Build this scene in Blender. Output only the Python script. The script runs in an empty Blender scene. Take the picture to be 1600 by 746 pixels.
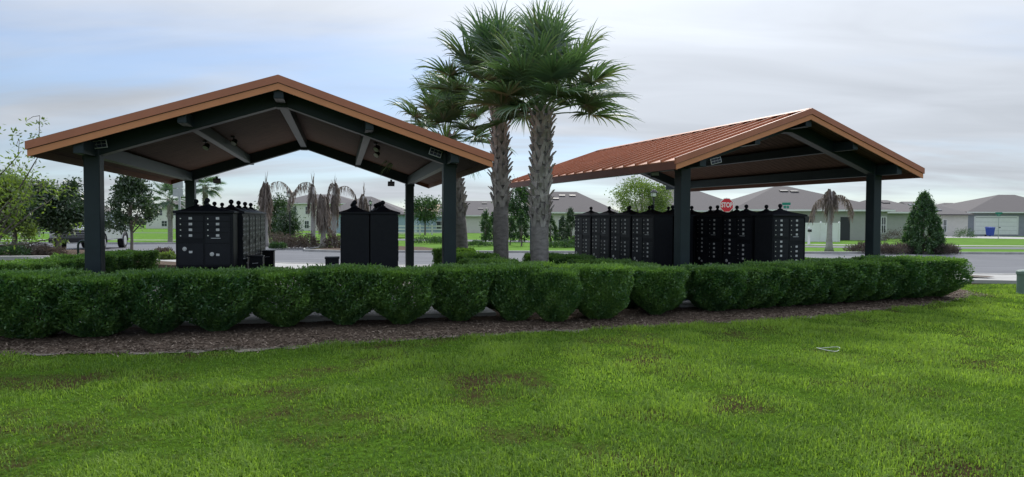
import bpy, math, random
import numpy as np
from mathutils import Vector, Matrix
R = math.radians
PI = math.pi
rng = np.random.default_rng(7)
random.seed(7)
S = bpy.context.scene
COL = S.collection

# ------------------------------------------------------------------ camera figures
F, EYE, PITCH, ROLL = 1049.5, 1.43, 0.029, 0.004
def yh(px): return 342.6 + ROLL * (px - 800)
def X(px, Y): return (px - 800) / F * Y
def Z(px, py, Y): return EYE + (yh(px) - py) * Y / F
GY = [-500, 14, 20, 32, 45, 70, 130, 400, 3000]
GZ = [-.10, -.10, -.12, -.15, -.32, -.42, -1.0, -1.6, -2.0]
def gz(Y): return float(np.interp(Y, GY, GZ))

# ------------------------------------------------------------------ mesh helper
class MB:
    def __init__(s): s.v = []; s.f = []; s.m = []; s.cm = 0
    def add(s, vs, fs):
        o = len(s.v); s.v += [tuple(v) for v in vs]
        for f in fs: s.f.append([i + o for i in f]); s.m.append(s.cm)
    def box(s, c, d, rz=0, M=None):
        x, y, z = d[0] / 2, d[1] / 2, d[2] / 2
        vs = [Vector((sx * x, sy * y, sz * z)) for sx in (-1, 1) for sy in (-1, 1) for sz in (-1, 1)]
        T = Matrix.Translation(c) @ (M if M is not None else Matrix.Rotation(rz, 4, 'Z'))
        s.add([T @ v for v in vs], [(0, 1, 3, 2), (4, 6, 7, 5), (0, 4, 5, 1), (2, 3, 7, 6), (0, 2, 6, 4), (1, 5, 7, 3)])
    def hexa(s, a, b):                       # two quads (4 pts each) joined
        s.add(list(a) + list(b), [(3, 2, 1, 0), (4, 5, 6, 7), (0, 1, 5, 4), (1, 2, 6, 5), (2, 3, 7, 6), (3, 0, 4, 7)])
    def tube(s, pts, rad, n=8, cap=True):
        pts = [Vector(p) for p in pts]
        if not hasattr(rad, '__len__'): rad = [rad] * len(pts)
        rings = []; ref = None
        for i, p in enumerate(pts):
            t = (pts[min(i + 1, len(pts) - 1)] - pts[max(i - 1, 0)]).normalized()
            if ref is None: ref = t.orthogonal().normalized()
            ref = (ref - t * ref.dot(t)).normalized(); b = t.cross(ref)
            rings.append([p + (ref * math.cos(2 * PI * k / n) + b * math.sin(2 * PI * k / n)) * rad[i] for k in range(n)])
        vs = [v for r in rings for v in r]; fs = []
        for i in range(len(pts) - 1):
            for k in range(n):
                fs.append((i * n + k, i * n + (k + 1) % n, (i + 1) * n + (k + 1) % n, (i + 1) * n + k))
        if cap:
            fs.append(tuple(reversed(range(n)))); fs.append(tuple(range((len(pts) - 1) * n, len(pts) * n)))
        s.add(vs, fs)
    def lathe(s, c, prof, n=16):
        c = Vector(c)
        s.tube([c + Vector((0, 0, z)) for r, z in prof], [max(r, 1e-4) for r, z in prof], n)
    def prism(s, poly, axis_vec):            # polygon (3d pts) extruded by a vector
        n = len(poly); a = [Vector(p) for p in poly]; e = Vector(axis_vec)
        s.add(a + [p + e for p in a], [tuple(reversed(range(n))), tuple(range(n, 2 * n))] + [(i, (i + 1) % n, n + (i + 1) % n, n + i) for i in range(n)])
    def build(s, name, mats, parent=None, smooth=False, bevel=0):
        me = bpy.data.meshes.new(name); me.from_pydata(s.v, [], s.f)
        if not isinstance(mats, (list, tuple)): mats = [mats]
        for m in mats: me.materials.append(m)
        if len(mats) > 1: me.polygons.foreach_set('material_index', s.m)
        if smooth: me.polygons.foreach_set('use_smooth', [True] * len(me.polygons))
        me.update()
        o = bpy.data.objects.new(name, me); COL.objects.link(o)
        if parent is not None: o.parent = parent
        if bevel:
            b = o.modifiers.new('bevel', 'BEVEL'); b.width = bevel; b.segments = 2; b.limit_method = 'ANGLE'
        return o

def npmesh(name, V, Fc, mat, parent=None, tint=None, nv=4):
    """V (n,3), Fc (m,nv) arrays -> one mesh; tint is one float per vertex"""
    me = bpy.data.meshes.new(name)
    me.vertices.add(len(V)); me.vertices.foreach_set('co', np.asarray(V, dtype=np.float32).ravel())
    m = len(Fc)
    me.loops.add(m * nv); me.loops.foreach_set('vertex_index', np.asarray(Fc, dtype=np.int32).ravel())
    me.polygons.add(m); me.polygons.foreach_set('loop_start', np.arange(0, m * nv, nv, dtype=np.int32))
    me.polygons.foreach_set('loop_total', np.full(m, nv, dtype=np.int32))
    if tint is not None:
        a = me.attributes.new('tint', 'FLOAT', 'POINT'); a.data.foreach_set('value', np.asarray(tint, dtype=np.float32))
    me.materials.append(mat); me.update(calc_edges=True); me.validate()
    o = bpy.data.objects.new(name, me); COL.objects.link(o)
    if parent is not None: o.parent = parent
    return o

def tag(o, label=None, cat=None, group=None, kind=None):
    if label: o['label'] = label
    if cat: o['category'] = cat
    if group: o['group'] = group
    if kind: o['kind'] = kind
    return o
def thing(name, label, cat, loc=(0, 0, 0), rz=0, group=None):
    o = bpy.data.objects.new(name, None); COL.objects.link(o); o.empty_display_size = .2
    o.location = loc; o.rotation_euler = (0, 0, rz)
    return tag(o, label, cat, group)
def copy_tree(o, parent=None):
    c = o.copy(); COL.objects.link(c)
    if parent is not None: c.parent = parent
    for ch in list(o.children): copy_tree(ch, c)
    return c

# ------------------------------------------------------------------ materials
def mat(name, c1, c2=None, rough=.6, scale=6, detail=5, bump=0, bscale=60, spec=.5, metal=0, coords='Object', stretch=None, lo=.35, hi=.65):
    m = bpy.data.materials.new(name); m.use_nodes = True; nt = m.node_tree; N = nt.nodes; L = nt.links
    p = N['Principled BSDF']; p.inputs['Roughness'].default_value = rough; p.inputs['Metallic'].default_value = metal
    p.inputs['Specular IOR Level'].default_value = spec
    p.inputs['Base Color'].default_value = (*c1, 1)
    tc = N.new('ShaderNodeTexCoord'); vec = tc.outputs[coords]
    if stretch:
        mp = N.new('ShaderNodeMapping'); mp.inputs['Scale'].default_value = stretch; L.new(vec, mp.inputs[0]); vec = mp.outputs[0]
    if c2:
        n = N.new('ShaderNodeTexNoise'); n.inputs['Scale'].default_value = scale; n.inputs['Detail'].default_value = detail; n.inputs['Roughness'].default_value = .62
        L.new(vec, n.inputs['Vector'])
        r = N.new('ShaderNodeValToRGB'); r.color_ramp.elements[0].position = lo; r.color_ramp.elements[1].position = hi
        r.color_ramp.elements[0].color = (*c1, 1); r.color_ramp.elements[1].color = (*c2, 1)
        L.new(n.outputs['Fac'], r.inputs[0]); L.new(r.outputs[0], p.inputs['Base Color'])
        m['ramp'] = r.name
    if bump:
        n2 = N.new('ShaderNodeTexNoise'); n2.inputs['Scale'].default_value = bscale; n2.inputs['Detail'].default_value = 4; L.new(vec, n2.inputs['Vector'])
        b = N.new('ShaderNodeBump'); b.inputs['Strength'].default_value = bump; b.inputs['Distance'].default_value = .02
        L.new(n2.outputs['Fac'], b.inputs['Height']); L.new(b.outputs[0], p.inputs['Normal'])
    return m

def leafmat(name, c1, c2, trans=.35, gloss=.08, tcol=None, rough=.4):
    m = bpy.data.materials.new(name); m.use_nodes = True; nt = m.node_tree; N = nt.nodes; L = nt.links
    N.remove(N['Principled BSDF']); out = N['Material Output']
    a = N.new('ShaderNodeAttribute'); a.attribute_name = 'tint'
    oi = N.new('ShaderNodeObjectInfo')
    ma = N.new('ShaderNodeMath'); ma.operation = 'MULTIPLY_ADD'; ma.inputs[1].default_value = .3; ma.inputs[2].default_value = -.15
    L.new(oi.outputs['Random'], ma.inputs[0])
    ad = N.new('ShaderNodeMath'); ad.operation = 'ADD'; ad.use_clamp = True
    L.new(a.outputs['Fac'], ad.inputs[0]); L.new(ma.outputs[0], ad.inputs[1])
    mx = N.new('ShaderNodeMix'); mx.data_type = 'RGBA'; mx.inputs[6].default_value = (*c1, 1); mx.inputs[7].default_value = (*c2, 1)
    L.new(ad.outputs[0], mx.inputs[0])
    d = N.new('ShaderNodeBsdfDiffuse'); t = N.new('ShaderNodeBsdfTranslucent'); g = N.new('ShaderNodeBsdfGlossy'); g.inputs['Roughness'].default_value = rough
    L.new(mx.outputs[2], d.inputs[0])
    hs = N.new('ShaderNodeMix'); hs.data_type = 'RGBA'; hs.blend_type = 'MULTIPLY'; hs.inputs[0].default_value = 1
    hs.inputs[7].default_value = (*(tcol or (1.5, 1.6, .6)), 1); L.new(mx.outputs[2], hs.inputs[6]); L.new(hs.outputs[2], t.inputs[0])
    m1 = N.new('ShaderNodeMixShader'); m1.inputs[0].default_value = trans; L.new(d.outputs[0], m1.inputs[1]); L.new(t.outputs[0], m1.inputs[2])
    m2 = N.new('ShaderNodeMixShader'); m2.inputs[0].default_value = gloss; L.new(m1.outputs[0], m2.inputs[1]); L.new(g.outputs[0], m2.inputs[2])
    L.new(m2.outputs[0], out.inputs[0])
    return m

M = {}
M['steel'] = mat('dark_green_steel', (.010, .020, .023), (.014, .026, .030), rough=.45, scale=3, bump=.02, spec=.35)
M['fascia'] = mat('terracotta_fascia', (.58, .225, .09), (.66, .26, .105), rough=.5, scale=2, stretch=(1, 1, 1))
M['fascia2'] = mat('terracotta_trim', (.40, .14, .068), (.46, .16, .08), rough=.4, scale=2)
M['rooftop'] = mat('terracotta_metal_roof', (.40, .155, .08), (.47, .19, .10), spec=.35, rough=.55, scale=1.2)
M['eave'] = mat('shaded_terracotta_trim', (.15, .055, .036), (.18, .066, .042), rough=.5, scale=2)  # terracotta darkened by hand: shade painted in for eaves and rear rakes
M['gapline'] = mat('trim_joint', (.02, .015, .012))
M['boxblack'] = mat('black_powder_coat', (.005, .006, .009), (.008, .009, .012), rough=.5, scale=14, bump=.03, bscale=300, spec=.22)
M['doorblack'] = mat('black_door_coat', (.0075, .0085, .012), (.010, .011, .016), rough=.45, scale=9, spec=.28)
M['label'] = mat('paper_label', (.62, .62, .60), (.45, .45, .44), rough=.6, scale=40)
M['chrome'] = mat('lock_metal', (.62, .62, .6), rough=.3, metal=.8)
M['conc'] = mat('concrete', (.34, .33, .31), (.43, .42, .395), rough=.9, scale=1.4, bump=.15, bscale=90)
M['kerb'] = mat('kerb_concrete', (.33, .32, .30), (.45, .44, .42), rough=.9, scale=2.2, bump=.15)
M['asph'] = mat('worn_asphalt', (.135, .138, .148), (.175, .178, .188), rough=.9, scale=.9, detail=9, bump=.2, bscale=120, spec=.2, stretch=(.3, 1.4, 1))
M['mulch'] = mat('mulch_bed', (.058, .040, .030), (.15, .112, .083), spec=.1, rough=.95, scale=22, detail=8, bump=.8, bscale=70)
M['sandedge'] = mat('sandy_edge', (.13, .115, .085), (.22, .195, .15), rough=.95, scale=9, bump=.3)
M['bark'] = mat('grey_bark', (.10, .085, .07), (.19, .165, .14), rough=.9, scale=8, bump=.5, bscale=40, stretch=(1, 1, .3))
M['palmtrunk'] = mat('palm_trunk_bark', (.19, .172, .16), (.32, .295, .272), rough=.95, scale=7, detail=7, bump=.9, bscale=26, stretch=(1, 1, 2.2))
M['boot'] = mat('palm_leaf_base', (.24, .215, .195), (.52, .475, .435), rough=.9, scale=5, bump=.4, bscale=40, stretch=(1, 1, .5))
M['deadtrunk'] = mat('dead_palm_trunk', (.25, .235, .22), (.36, .34, .32), rough=.9, scale=5, bump=.3)
M['twig'] = mat('twig', (.05, .038, .028), (.08, .062, .045), rough=.9, scale=12)
M['galv'] = mat('galvanized_metal', (.42, .43, .45), (.5, .51, .52), rough=.45, scale=8, metal=.4)
M['white'] = mat('white_vinyl', (.74, .74, .72), (.8, .8, .79), rough=.5, scale=2)
M['blackmetal'] = mat('black_lamp_metal', (.012, .012, .014), rough=.4)
M['glass'] = mat('dark_window_glass', (.03, .04, .05), rough=.08, spec=.8)
M['lampglass'] = mat('frosted_lamp_glass', (.6, .6, .58), rough=.25)
M['cells'] = mat('solar_cells', (.016, .020, .042), (.022, .027, .055), rough=.25, scale=8)
M['alum'] = mat('aluminium_frame', (.6, .61, .63), rough=.35, metal=.5)
M['red'] = mat('sign_red', (.66, .014, .03), rough=.45)
M['signgreen'] = mat('sign_green', (.01, .22, .15), rough=.45)
M['signwhite'] = mat('sign_white', (.8, .8, .8), rough=.5)
M['bluebin'] = mat('blue_bin_plastic', (.012, .05, .30), rough=.45)
M['pedestal'] = mat('green_pedestal_plastic', (.14, .21, .17), (.17, .25, .20), rough=.5, scale=4)
M['rubber'] = mat('tyre_rubber', (.012, .012, .012), rough=.8)
M['paint'] = mat('silver_car_paint', (.50, .51, .54), rough=.25, metal=.3)
M['darkplastic'] = mat('dark_plastic', (.015, .015, .017), rough=.5)
M['shingle'] = mat('grey_shingle_roof', (.10, .09, .09), (.145, .132, .13), rough=.9, scale=30, detail=4, bump=.3, bscale=20)
M['shingle2'] = mat('brown_shingle_roof', (.085, .074, .074), (.125, .112, .11), rough=.9, scale=30, detail=4, bump=.3, bscale=20)
M['plywood'] = mat('plywood_sheathing', (.40, .29, .20), (.48, .36, .25), rough=.85, scale=3)
M['w_cream'] = mat('cream_stucco', (.70, .68, .62), (.76, .74, .68), rough=.9, scale=2)
M['w_green'] = mat('sage_stucco', (.35, .355, .32), (.39, .39, .355), rough=.9, scale=2)
M['w_beige'] = mat('beige_stucco', (.58, .55, .50), (.63, .60, .55), rough=.9, scale=2)
M['w_blue'] = mat('pale_blue_siding', (.30, .40, .47), (.34, .44, .51), rough=.8, scale=2)
M['w_grey'] = mat('blue_grey_stucco', (.25, .26, .30), (.29, .30, .34), rough=.9, scale=2)
M['trim'] = mat('white_trim', (.72, .72, .70), rough=.6)
M['screen'] = mat('screen_door_and_porch_dark', (.03, .032, .036), rough=.6)  # screen door, and the painted dark of the porch opening

def boards(name, c1, c2, axis, width):
    """wood boards: brick-like stripes along one object axis plus stretched grain"""
    m = mat(name, c1, c2, rough=.8, spec=.15, scale=4, detail=6, stretch=(14, 1.2, 1) if axis == 'y' else (1.2, 14, 1))
    nt = m.node_tree; N = nt.nodes; L = nt.links; p = N['Principled BSDF']
    tc = N.new('ShaderNodeTexCoord'); w = N.new('ShaderNodeTexWave'); w.wave_profile = 'SAW'
    w.bands_direction = 'Y' if axis == 'x' else 'X'; w.inputs['Scale'].default_value = 2 * PI / 20 / width; w.inputs['Distortion'].default_value = 0
    L.new(tc.outputs['Object'], w.inputs[0])
    r = N.new('ShaderNodeValToRGB'); e = r.color_ramp.elements; e[0].position = 0; e[0].color = (.12, .12, .12, 1); e[1].position = .16; e[1].color = (1, 1, 1, 1)
    L.new(w.outputs['Fac'], r.inputs[0])
    mx = N.new('ShaderNodeMix'); mx.data_type = 'RGBA'; mx.blend_type = 'MULTIPLY'; mx.inputs[0].default_value = 1
    src = p.inputs['Base Color'].links[0].from_socket
    L.new(src, mx.inputs[6]); L.new(r.outputs[0], mx.inputs[7]); L.new(mx.outputs[2], p.inputs['Base Color'])
    return m
M['ceil'] = boards('stained_ceiling_boards', (.055, .030, .021), (.125, .074, .052), 'x', .16)

# leaves
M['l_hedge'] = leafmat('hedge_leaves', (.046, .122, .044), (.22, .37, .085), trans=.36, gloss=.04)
M['l_palm'] = leafmat('palm_leaves', (.045, .10, .058), (.15, .225, .11), trans=.3, gloss=.10, tcol=(1.4, 1.6, .7), rough=.35)
M['l_dark'] = leafmat('magnolia_leaves', (.016, .042, .018), (.065, .115, .036), trans=.2, gloss=.08)
M['l_light'] = leafmat('pale_green_leaves', (.07, .12, .035), (.21, .28, .075), trans=.45, gloss=.05)
M['l_mid'] = leafmat('mid_green_leaves', (.025, .065, .025), (.075, .14, .045), trans=.3, gloss=.05)
M['l_cone'] = leafmat('holly_leaves', (.03, .085, .03), (.10, .19, .06), trans=.3, gloss=.06)
M['l_dry'] = leafmat('dry_grey_leaves', (.085, .068, .055), (.17, .14, .115), trans=.2, gloss=.02, tcol=(1.2, 1.1, .9))
M['l_frond'] = leafmat('dead_frond', (.15, .12, .10), (.30, .25, .21), trans=.25, gloss=.03, tcol=(1.2, 1.1, 1))
M['l_plum'] = leafmat('plum_grass', (.075, .062, .055), (.15, .13, .115), trans=.3, gloss=.02, tcol=(1.2, 1.1, 1))
M['grass'] = leafmat('grass_blades', (.078, .158, .026), (.30, .44, .075), trans=.5, gloss=.012, tcol=(1.25, 1.3, .7))
M['weed'] = leafmat('lawn_weeds', (.07, .14, .03), (.14, .18, .05), trans=.35, gloss=0)
M['chips'] = leafmat('mulch_chips', (.05, .033, .024), (.31, .245, .19), trans=0, gloss=.02)

# ground: grass / dirt mix
def groundmat():
    m = mat('lawn_soil_and_turf', (.050, .038, .022), (.055, .105, .014), rough=1, spec=0, scale=.9, detail=9, bump=.6, bscale=25, lo=.36, hi=.50)
    nt = m.node_tree; N = nt.nodes; L = nt.links; p = N['Principled BSDF']
    tc = N.new('ShaderNodeTexCoord'); n = N.new('ShaderNodeTexNoise'); n.inputs['Scale'].default_value = 35; n.inputs['Detail'].default_value = 6
    L.new(tc.outputs['Object'], n.inputs['Vector'])
    r = N.new('ShaderNodeValToRGB'); r.color_ramp.elements[0].position = .3; r.color_ramp.elements[1].position = .7
    r.color_ramp.elements[0].color = (.55, .5, .5, 1); r.color_ramp.elements[1].color = (1.35, 1.4, 1.2, 1); L.new(n.outputs['Fac'], r.inputs[0])
    mx = N.new('ShaderNodeMix'); mx.data_type = 'RGBA'; mx.blend_type = 'MULTIPLY'; mx.inputs[0].default_value = 1
    L.new(p.inputs['Base Color'].links[0].from_socket, mx.inputs[6]); L.new(r.outputs[0], mx.inputs[7]); L.new(mx.outputs[2], p.inputs['Base Color'])
    return m
M['ground'] = groundmat()
M['turf'] = mat('far_turf', (.075, .16, .02), (.13, .25, .035), spec=.05, rough=.95, scale=1.3, detail=8, bump=.5, bscale=30)

# ------------------------------------------------------------------ ground sheets
ys = [-40, 0, 2, 4, 6, 8, 10, 12, 14, 17, 20, 24, 28, 32, 36, 40, 45, 55, 70, 100, 130, 200, 400, 1200, 3000]
xs = [-2500, -400, -120, -60, -30, -15, -8, -4, 0, 4, 8, 15, 30, 60, 120, 400, 2500]
g = MB(); g.add([(x, y, gz(y)) for y in ys for x in xs], [(j * len(xs) + i, j * len(xs) + i + 1, (j + 1) * len(xs) + i + 1, (j + 1) * len(xs) + i) for j in range(len(ys) - 1) for i in range(len(xs) - 1)])
tag(g.build('ground', M['ground']), kind='structure')

def band(name, rows, m, dz, thick=0, ny=14, kind='structure', zf=None):
    """rows: (x, ynear, yfar) samples; a sheet between the two lines, laid on the ground (with vertical edges when thick)"""
    b = MB(); n = len(rows); vs = []
    f = zf or gz
    for x, a, c in rows:
        for k in range(ny + 1):
            y = a + (c - a) * k / ny; vs.append((x, y, f(y) + dz))
    fs = [(i * (ny + 1) + k, (i + 1) * (ny + 1) + k, (i + 1) * (ny + 1) + k + 1, i * (ny + 1) + k + 1) for i in range(n - 1) for k in range(ny)]
    b.add(vs, fs)
    if thick:
        for lo in (0, ny):
            for i in range(n - 1):
                p, q = Vector(vs[i * (ny + 1) + lo]), Vector(vs[(i + 1) * (ny + 1) + lo]); e = Vector((0, 0, thick))
                b.add([p, q, q - e, p - e], [(0, 1, 2, 3)])
        for i in (0, n - 1):
            for k in range(ny):
                p, q = Vector(vs[i * (ny + 1) + k]), Vector(vs[i * (ny + 1) + k + 1]); e = Vector((0, 0, thick))
                b.add([p, q, q - e, p - e], [(0, 1, 2, 3)])
    o = b.build(name, m); tag(o, kind=kind); return o
NEAR = ([-60, -30, -13.5, -7.3, 0, 6, 13.2, 25, 60], [40, 31, 25.2, 22, 20.8, 19.8, 18.5, 17.5, 15])
def yn(x): return float(np.interp(x, *NEAR))
FARX = [-70, -14, -12.2, -11.0, -10.4, -9.8, -8, 20, 60]
FARY = [43.5, 43.5, 43, 40, 33.5, 31.6, 30.6, 31.4, 31.4]
def yf(x): return float(np.interp(x, FARX, FARY))
rx = sorted(set(NEAR[0] + FARX + [-50, -40, -20, -3, 3, 10, 40]))
band('road', [(x, yn(x), yf(x)) for x in rx], M['asph'], .02)
band('kerb', [(x, yn(x) - .18, yn(x)) for x in rx], M['kerb'], .10, .2, 2)
band('pavement', [(x, yn(x) - 2.3, yn(x) - .19) for x in rx], M['conc'], .085, .2, 4)
band('kerb', [(x, yf(x), yf(x) + .22) for x in rx if x >= -10.4], M['kerb'], .12, .2, 2)
band('kerb', [(x, yf(x), yf(x) + .3) for x in rx if x <= -12], M['kerb'], .12, .2, 2)
band('lawn', [(x, yf(x) + .23, 64) for x in (-9.8, -8, 0, 20, 60)], M['turf'], .03, ny=28)
band('lawn', [(x, 43.9, 64) for x in (-75, -40, -12.3)], M['turf'], .03, ny=28)
band('lawn', [(x, 64.1, 240) for x in (-170, -60, 0, 60, 170)], M['turf'], .03, ny=30)
band('mulch_bed', [(-9.7, 31.8, 39), (-8, 30.9, 40), (-4.9, 31.2, 37), (-3.8, 31.5, 34)], M['mulch'], .09, ny=6)
band('road', [(x, c - 2.4, c + 2.4) for x, c in ((-12, 57), (0, 53), (12, 46.5), (20, 42.5), (30, 41), (60, 40))], M['asph'], .042, ny=8)
band('path', [(x, c - .5, c + .5) for x, c in ((-60, 52), (-13, 52))], M['conc'], .042)
band('path', [(x, c - .7, c + .7) for x, c in ((12, 51.5), (22, 47), (36, 46), (60, 45.5))], M['conc'], .05)
band('road', [(x, 85, 89) for x in (-80, -12)], M['asph'], .042)
# planting bed on the left with its kerb
band('mulch_bed', [(-45, 26.5, 33), (-19.6, 24.3, 30.2), (-17.2, 24.9, 29.0)], M['mulch'], .12, .15, 5)
band('kerb', [(-45, 26.1, 26.5), (-19.6, 23.9, 24.3), (-17, 24.5, 24.9)], M['kerb'], .14, .2, 1)
band('mulch_bed', [(-15.5, 23.2, 24.6), (-9, 19.8, 21.0), (-6.5, 19.4, 19.7)], M['mulch'], .10, .1, 3)

# shelter frames: origin at the front left post, angle, width, depth, slope
P1 = dict(o=(-5.96, 9.59), t=.25, W=5.10, D=6.39, s=.332)
P2 = dict(o=(3.04, 12.01), t=.371, W=4.63, D=6.69, s=.344)
def loc(P, u, v, z=0):
    c, s_ = math.cos(P['t']), math.sin(P['t'])
    return Vector((P['o'][0] + u * c - v * s_, P['o'][1] + u * s_ + v * c, z))
# concrete pads
def pad(P, u0, u1, v0, v1, name='concrete_pad'):
    b = MB(); nx, ny = 4, 6
    e = .012
    for i in range(nx):
        for j in range(ny):
            a0 = u0 + (u1 - u0) * i / nx; a1 = u0 + (u1 - u0) * (i + 1) / nx - e
            c0 = v0 + (v1 - v0) * j / ny; c1 = v0 + (v1 - v0) * (j + 1) / ny - e
            q = [loc(P, a0, c0), loc(P, a1, c0), loc(P, a1, c1), loc(P, a0, c1)]
            b.hexa([p + Vector((0, 0, -.16)) for p in q], q)
    q = [loc(P, u0, v0), loc(P, u1 - .014, v0), loc(P, u1 - .014, v1 - .014), loc(P, u0, v1 - .014)]
    q = [loc(P, u0 + .02, v0 + .02), loc(P, u1 - .03, v0 + .02), loc(P, u1 - .03, v1 - .03), loc(P, u0 + .02, v1 - .03)]
    b.hexa([p + Vector((0, 0, -.15)) for p in q], [p + Vector((0, 0, -.012)) for p in q])
    tag(b.build(name, M['conc'], bevel=.006), kind='structure')
pad(P1, -.75, P1['W'] + .62, -.78, 9.6)
pad(P2, -.45, P2['W'] + .8, -.62, 8.2)

# front mulch bed: edge line through the lawn
EDGE_PX = [(-260, 551), (0, 553), (200, 552), (400, 545), (560, 535), (700, 527), (850, 517), (1000, 510), (1200, 500), (1350, 487), (1460, 474), (1515, 463), (1530, 456), (1520, 450)]
EDGE = []
for px, py in EDGE_PX:
    Y = (EYE + .085) * F / (py - yh(px)); EDGE.append((X(px, Y), Y))
def edge_y(x): return float(np.interp(x, [e[0] for e in EDGE[:12]], [e[1] for e in EDGE[:12]]))
mrows = []
for x in np.linspace(EDGE[0][0], EDGE[12][0] - .02, 300):
    a = edge_y(x) + .06 * math.sin(x * 5.1) + .05 * math.sin(x * 11.3 + 1) + .02 * math.sin(x * 27) + rng.normal(0, .008)
    if x > EDGE[11][0]: a = EDGE[11][1] + (x - EDGE[11][0]) * 1.5
    far = 15.6 if x < 4.5 else float(np.interp(x, [4.5, 8, EDGE[11][0], EDGE[12][0]], [15.6, 16, 16.3, EDGE[12][1] + .5]))
    mrows.append((x, a, max(far, a + .4)))
def mz(y): return 0.0
b = MB(); NK = 24; vs = []
for x, a, c in mrows:
    for k in range(NK + 1):
        y = a + (c - a) * (k / NK) ** 1.5
        t = min(1, (y - a) / .7)
        vs.append((x, y, -.095 + .045 * t ** .7 + (.008 * math.sin(x * 9 + y * 13) if k else 0)))
b.add(vs, [(i * (NK + 1) + k, (i + 1) * (NK + 1) + k, (i + 1) * (NK + 1) + k + 1, i * (NK + 1) + k + 1) for i in range(len(mrows) - 1) for k in range(NK)])
tag(b.build('mulch_bed', M['mulch'], smooth=True), kind='structure')
# sandy edging along the lawn
b = MB(); vs = []
for x, a, c in mrows:
    w = max(.0, .05 + .06 * math.sin(x * 1.7 + .6) + .03 * math.sin(x * 9.7) + rng.normal(0, .018)) + .004
    vs += [(x, a - w, -.092), (x, a + .05, -.085)]
b.add(vs, [(2 * i, 2 * i + 2, 2 * i + 3, 2 * i + 1) for i in range(len(mrows) - 1)])
tag(b.build('sand_strip', M['sandedge']), kind='structure')
# mulch patch on the pavement at the right
b = MB(); y0 = 17.3
pts = [(X(1505, y0), y0 + .5), (X(1505, y0), y0 - .25), (X(1530, y0), y0 - .35), (X(1548, y0), y0 - .2), (X(1546, y0), y0 - .02), (X(1525, y0), y0 + .25)]
b.add([(x, y, gz(y) + .125) for x, y in pts], [tuple(range(6))]); tag(b.build('mulch_patch', M['mulch']), kind='structure')

# ------------------------------------------------------------------ scattered leaves / chips
def quads(P, A, B, tint):
    """leaf rhombi at P with long half axis A and short half axis B"""
    n = len(P); V = np.stack([P - A, P - A * .1 + B, P + A, P - A * .1 - B], 1).reshape(-1, 3)
    return V, np.arange(n * 4).reshape(n, 4), np.repeat(tint, 4)
def unit(v): return v / np.maximum(np.linalg.norm(v, axis=-1, keepdims=True), 1e-9)
def leaves(P, out, L, W, tint, spread=.8, up=.25):
    n = len(P)
    d = unit(out + rng.normal(0, spread, (n, 3)) + np.array([0, 0, up]))
    s = unit(np.cross(d, rng.normal(0, 1, (n, 3))))
    l = L * rng.uniform(.65, 1.25, (n, 1)); w = W * rng.uniform(.7, 1.2, (n, 1))
    return quads(P, d * l / 2, s * w / 2, tint)
def join(parts):
    V = []; Fc = []; T = []; o = 0
    for v, f, t in parts:
        V.append(v); Fc.append(f + o); T.append(t); o += len(v)
    return np.concatenate(V), np.concatenate(Fc), np.concatenate(T)

# chips
n = 26000
px_ = rng.uniform(EDGE[0][0], EDGE[11][0] + .5, n); ee = np.array([edge_y(x) for x in px_])
dy = np.where(rng.uniform(0, 1, n) < .05, rng.normal(-.03, .09, n), rng.exponential(.55, n) - .05)
P = np.stack([px_, ee + dy, -.093 + .047 * np.clip(dy / .7, 0, 1) ** .7 + rng.uniform(.003, .014, n)], 1)
a = rng.uniform(0, 2 * PI, n); tilt = rng.normal(0, .25, n)
A = np.stack([np.cos(a), np.sin(a), tilt], 1) * rng.uniform(.010, .036, (n, 1))
B = np.stack([-np.sin(a), np.cos(a), rng.normal(0, .3, n)], 1) * rng.uniform(.004, .010, (n, 1))
V, Fc, T = quads(P, A, B, rng.beta(1.3, 2.6, n)); Fc = np.asarray(Fc)
tag(npmesh('mulch_chips', V, Fc, M['chips'], tint=T), 'brown shredded wood mulch lying under the hedges', 'mulch', kind='stuff')

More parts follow.
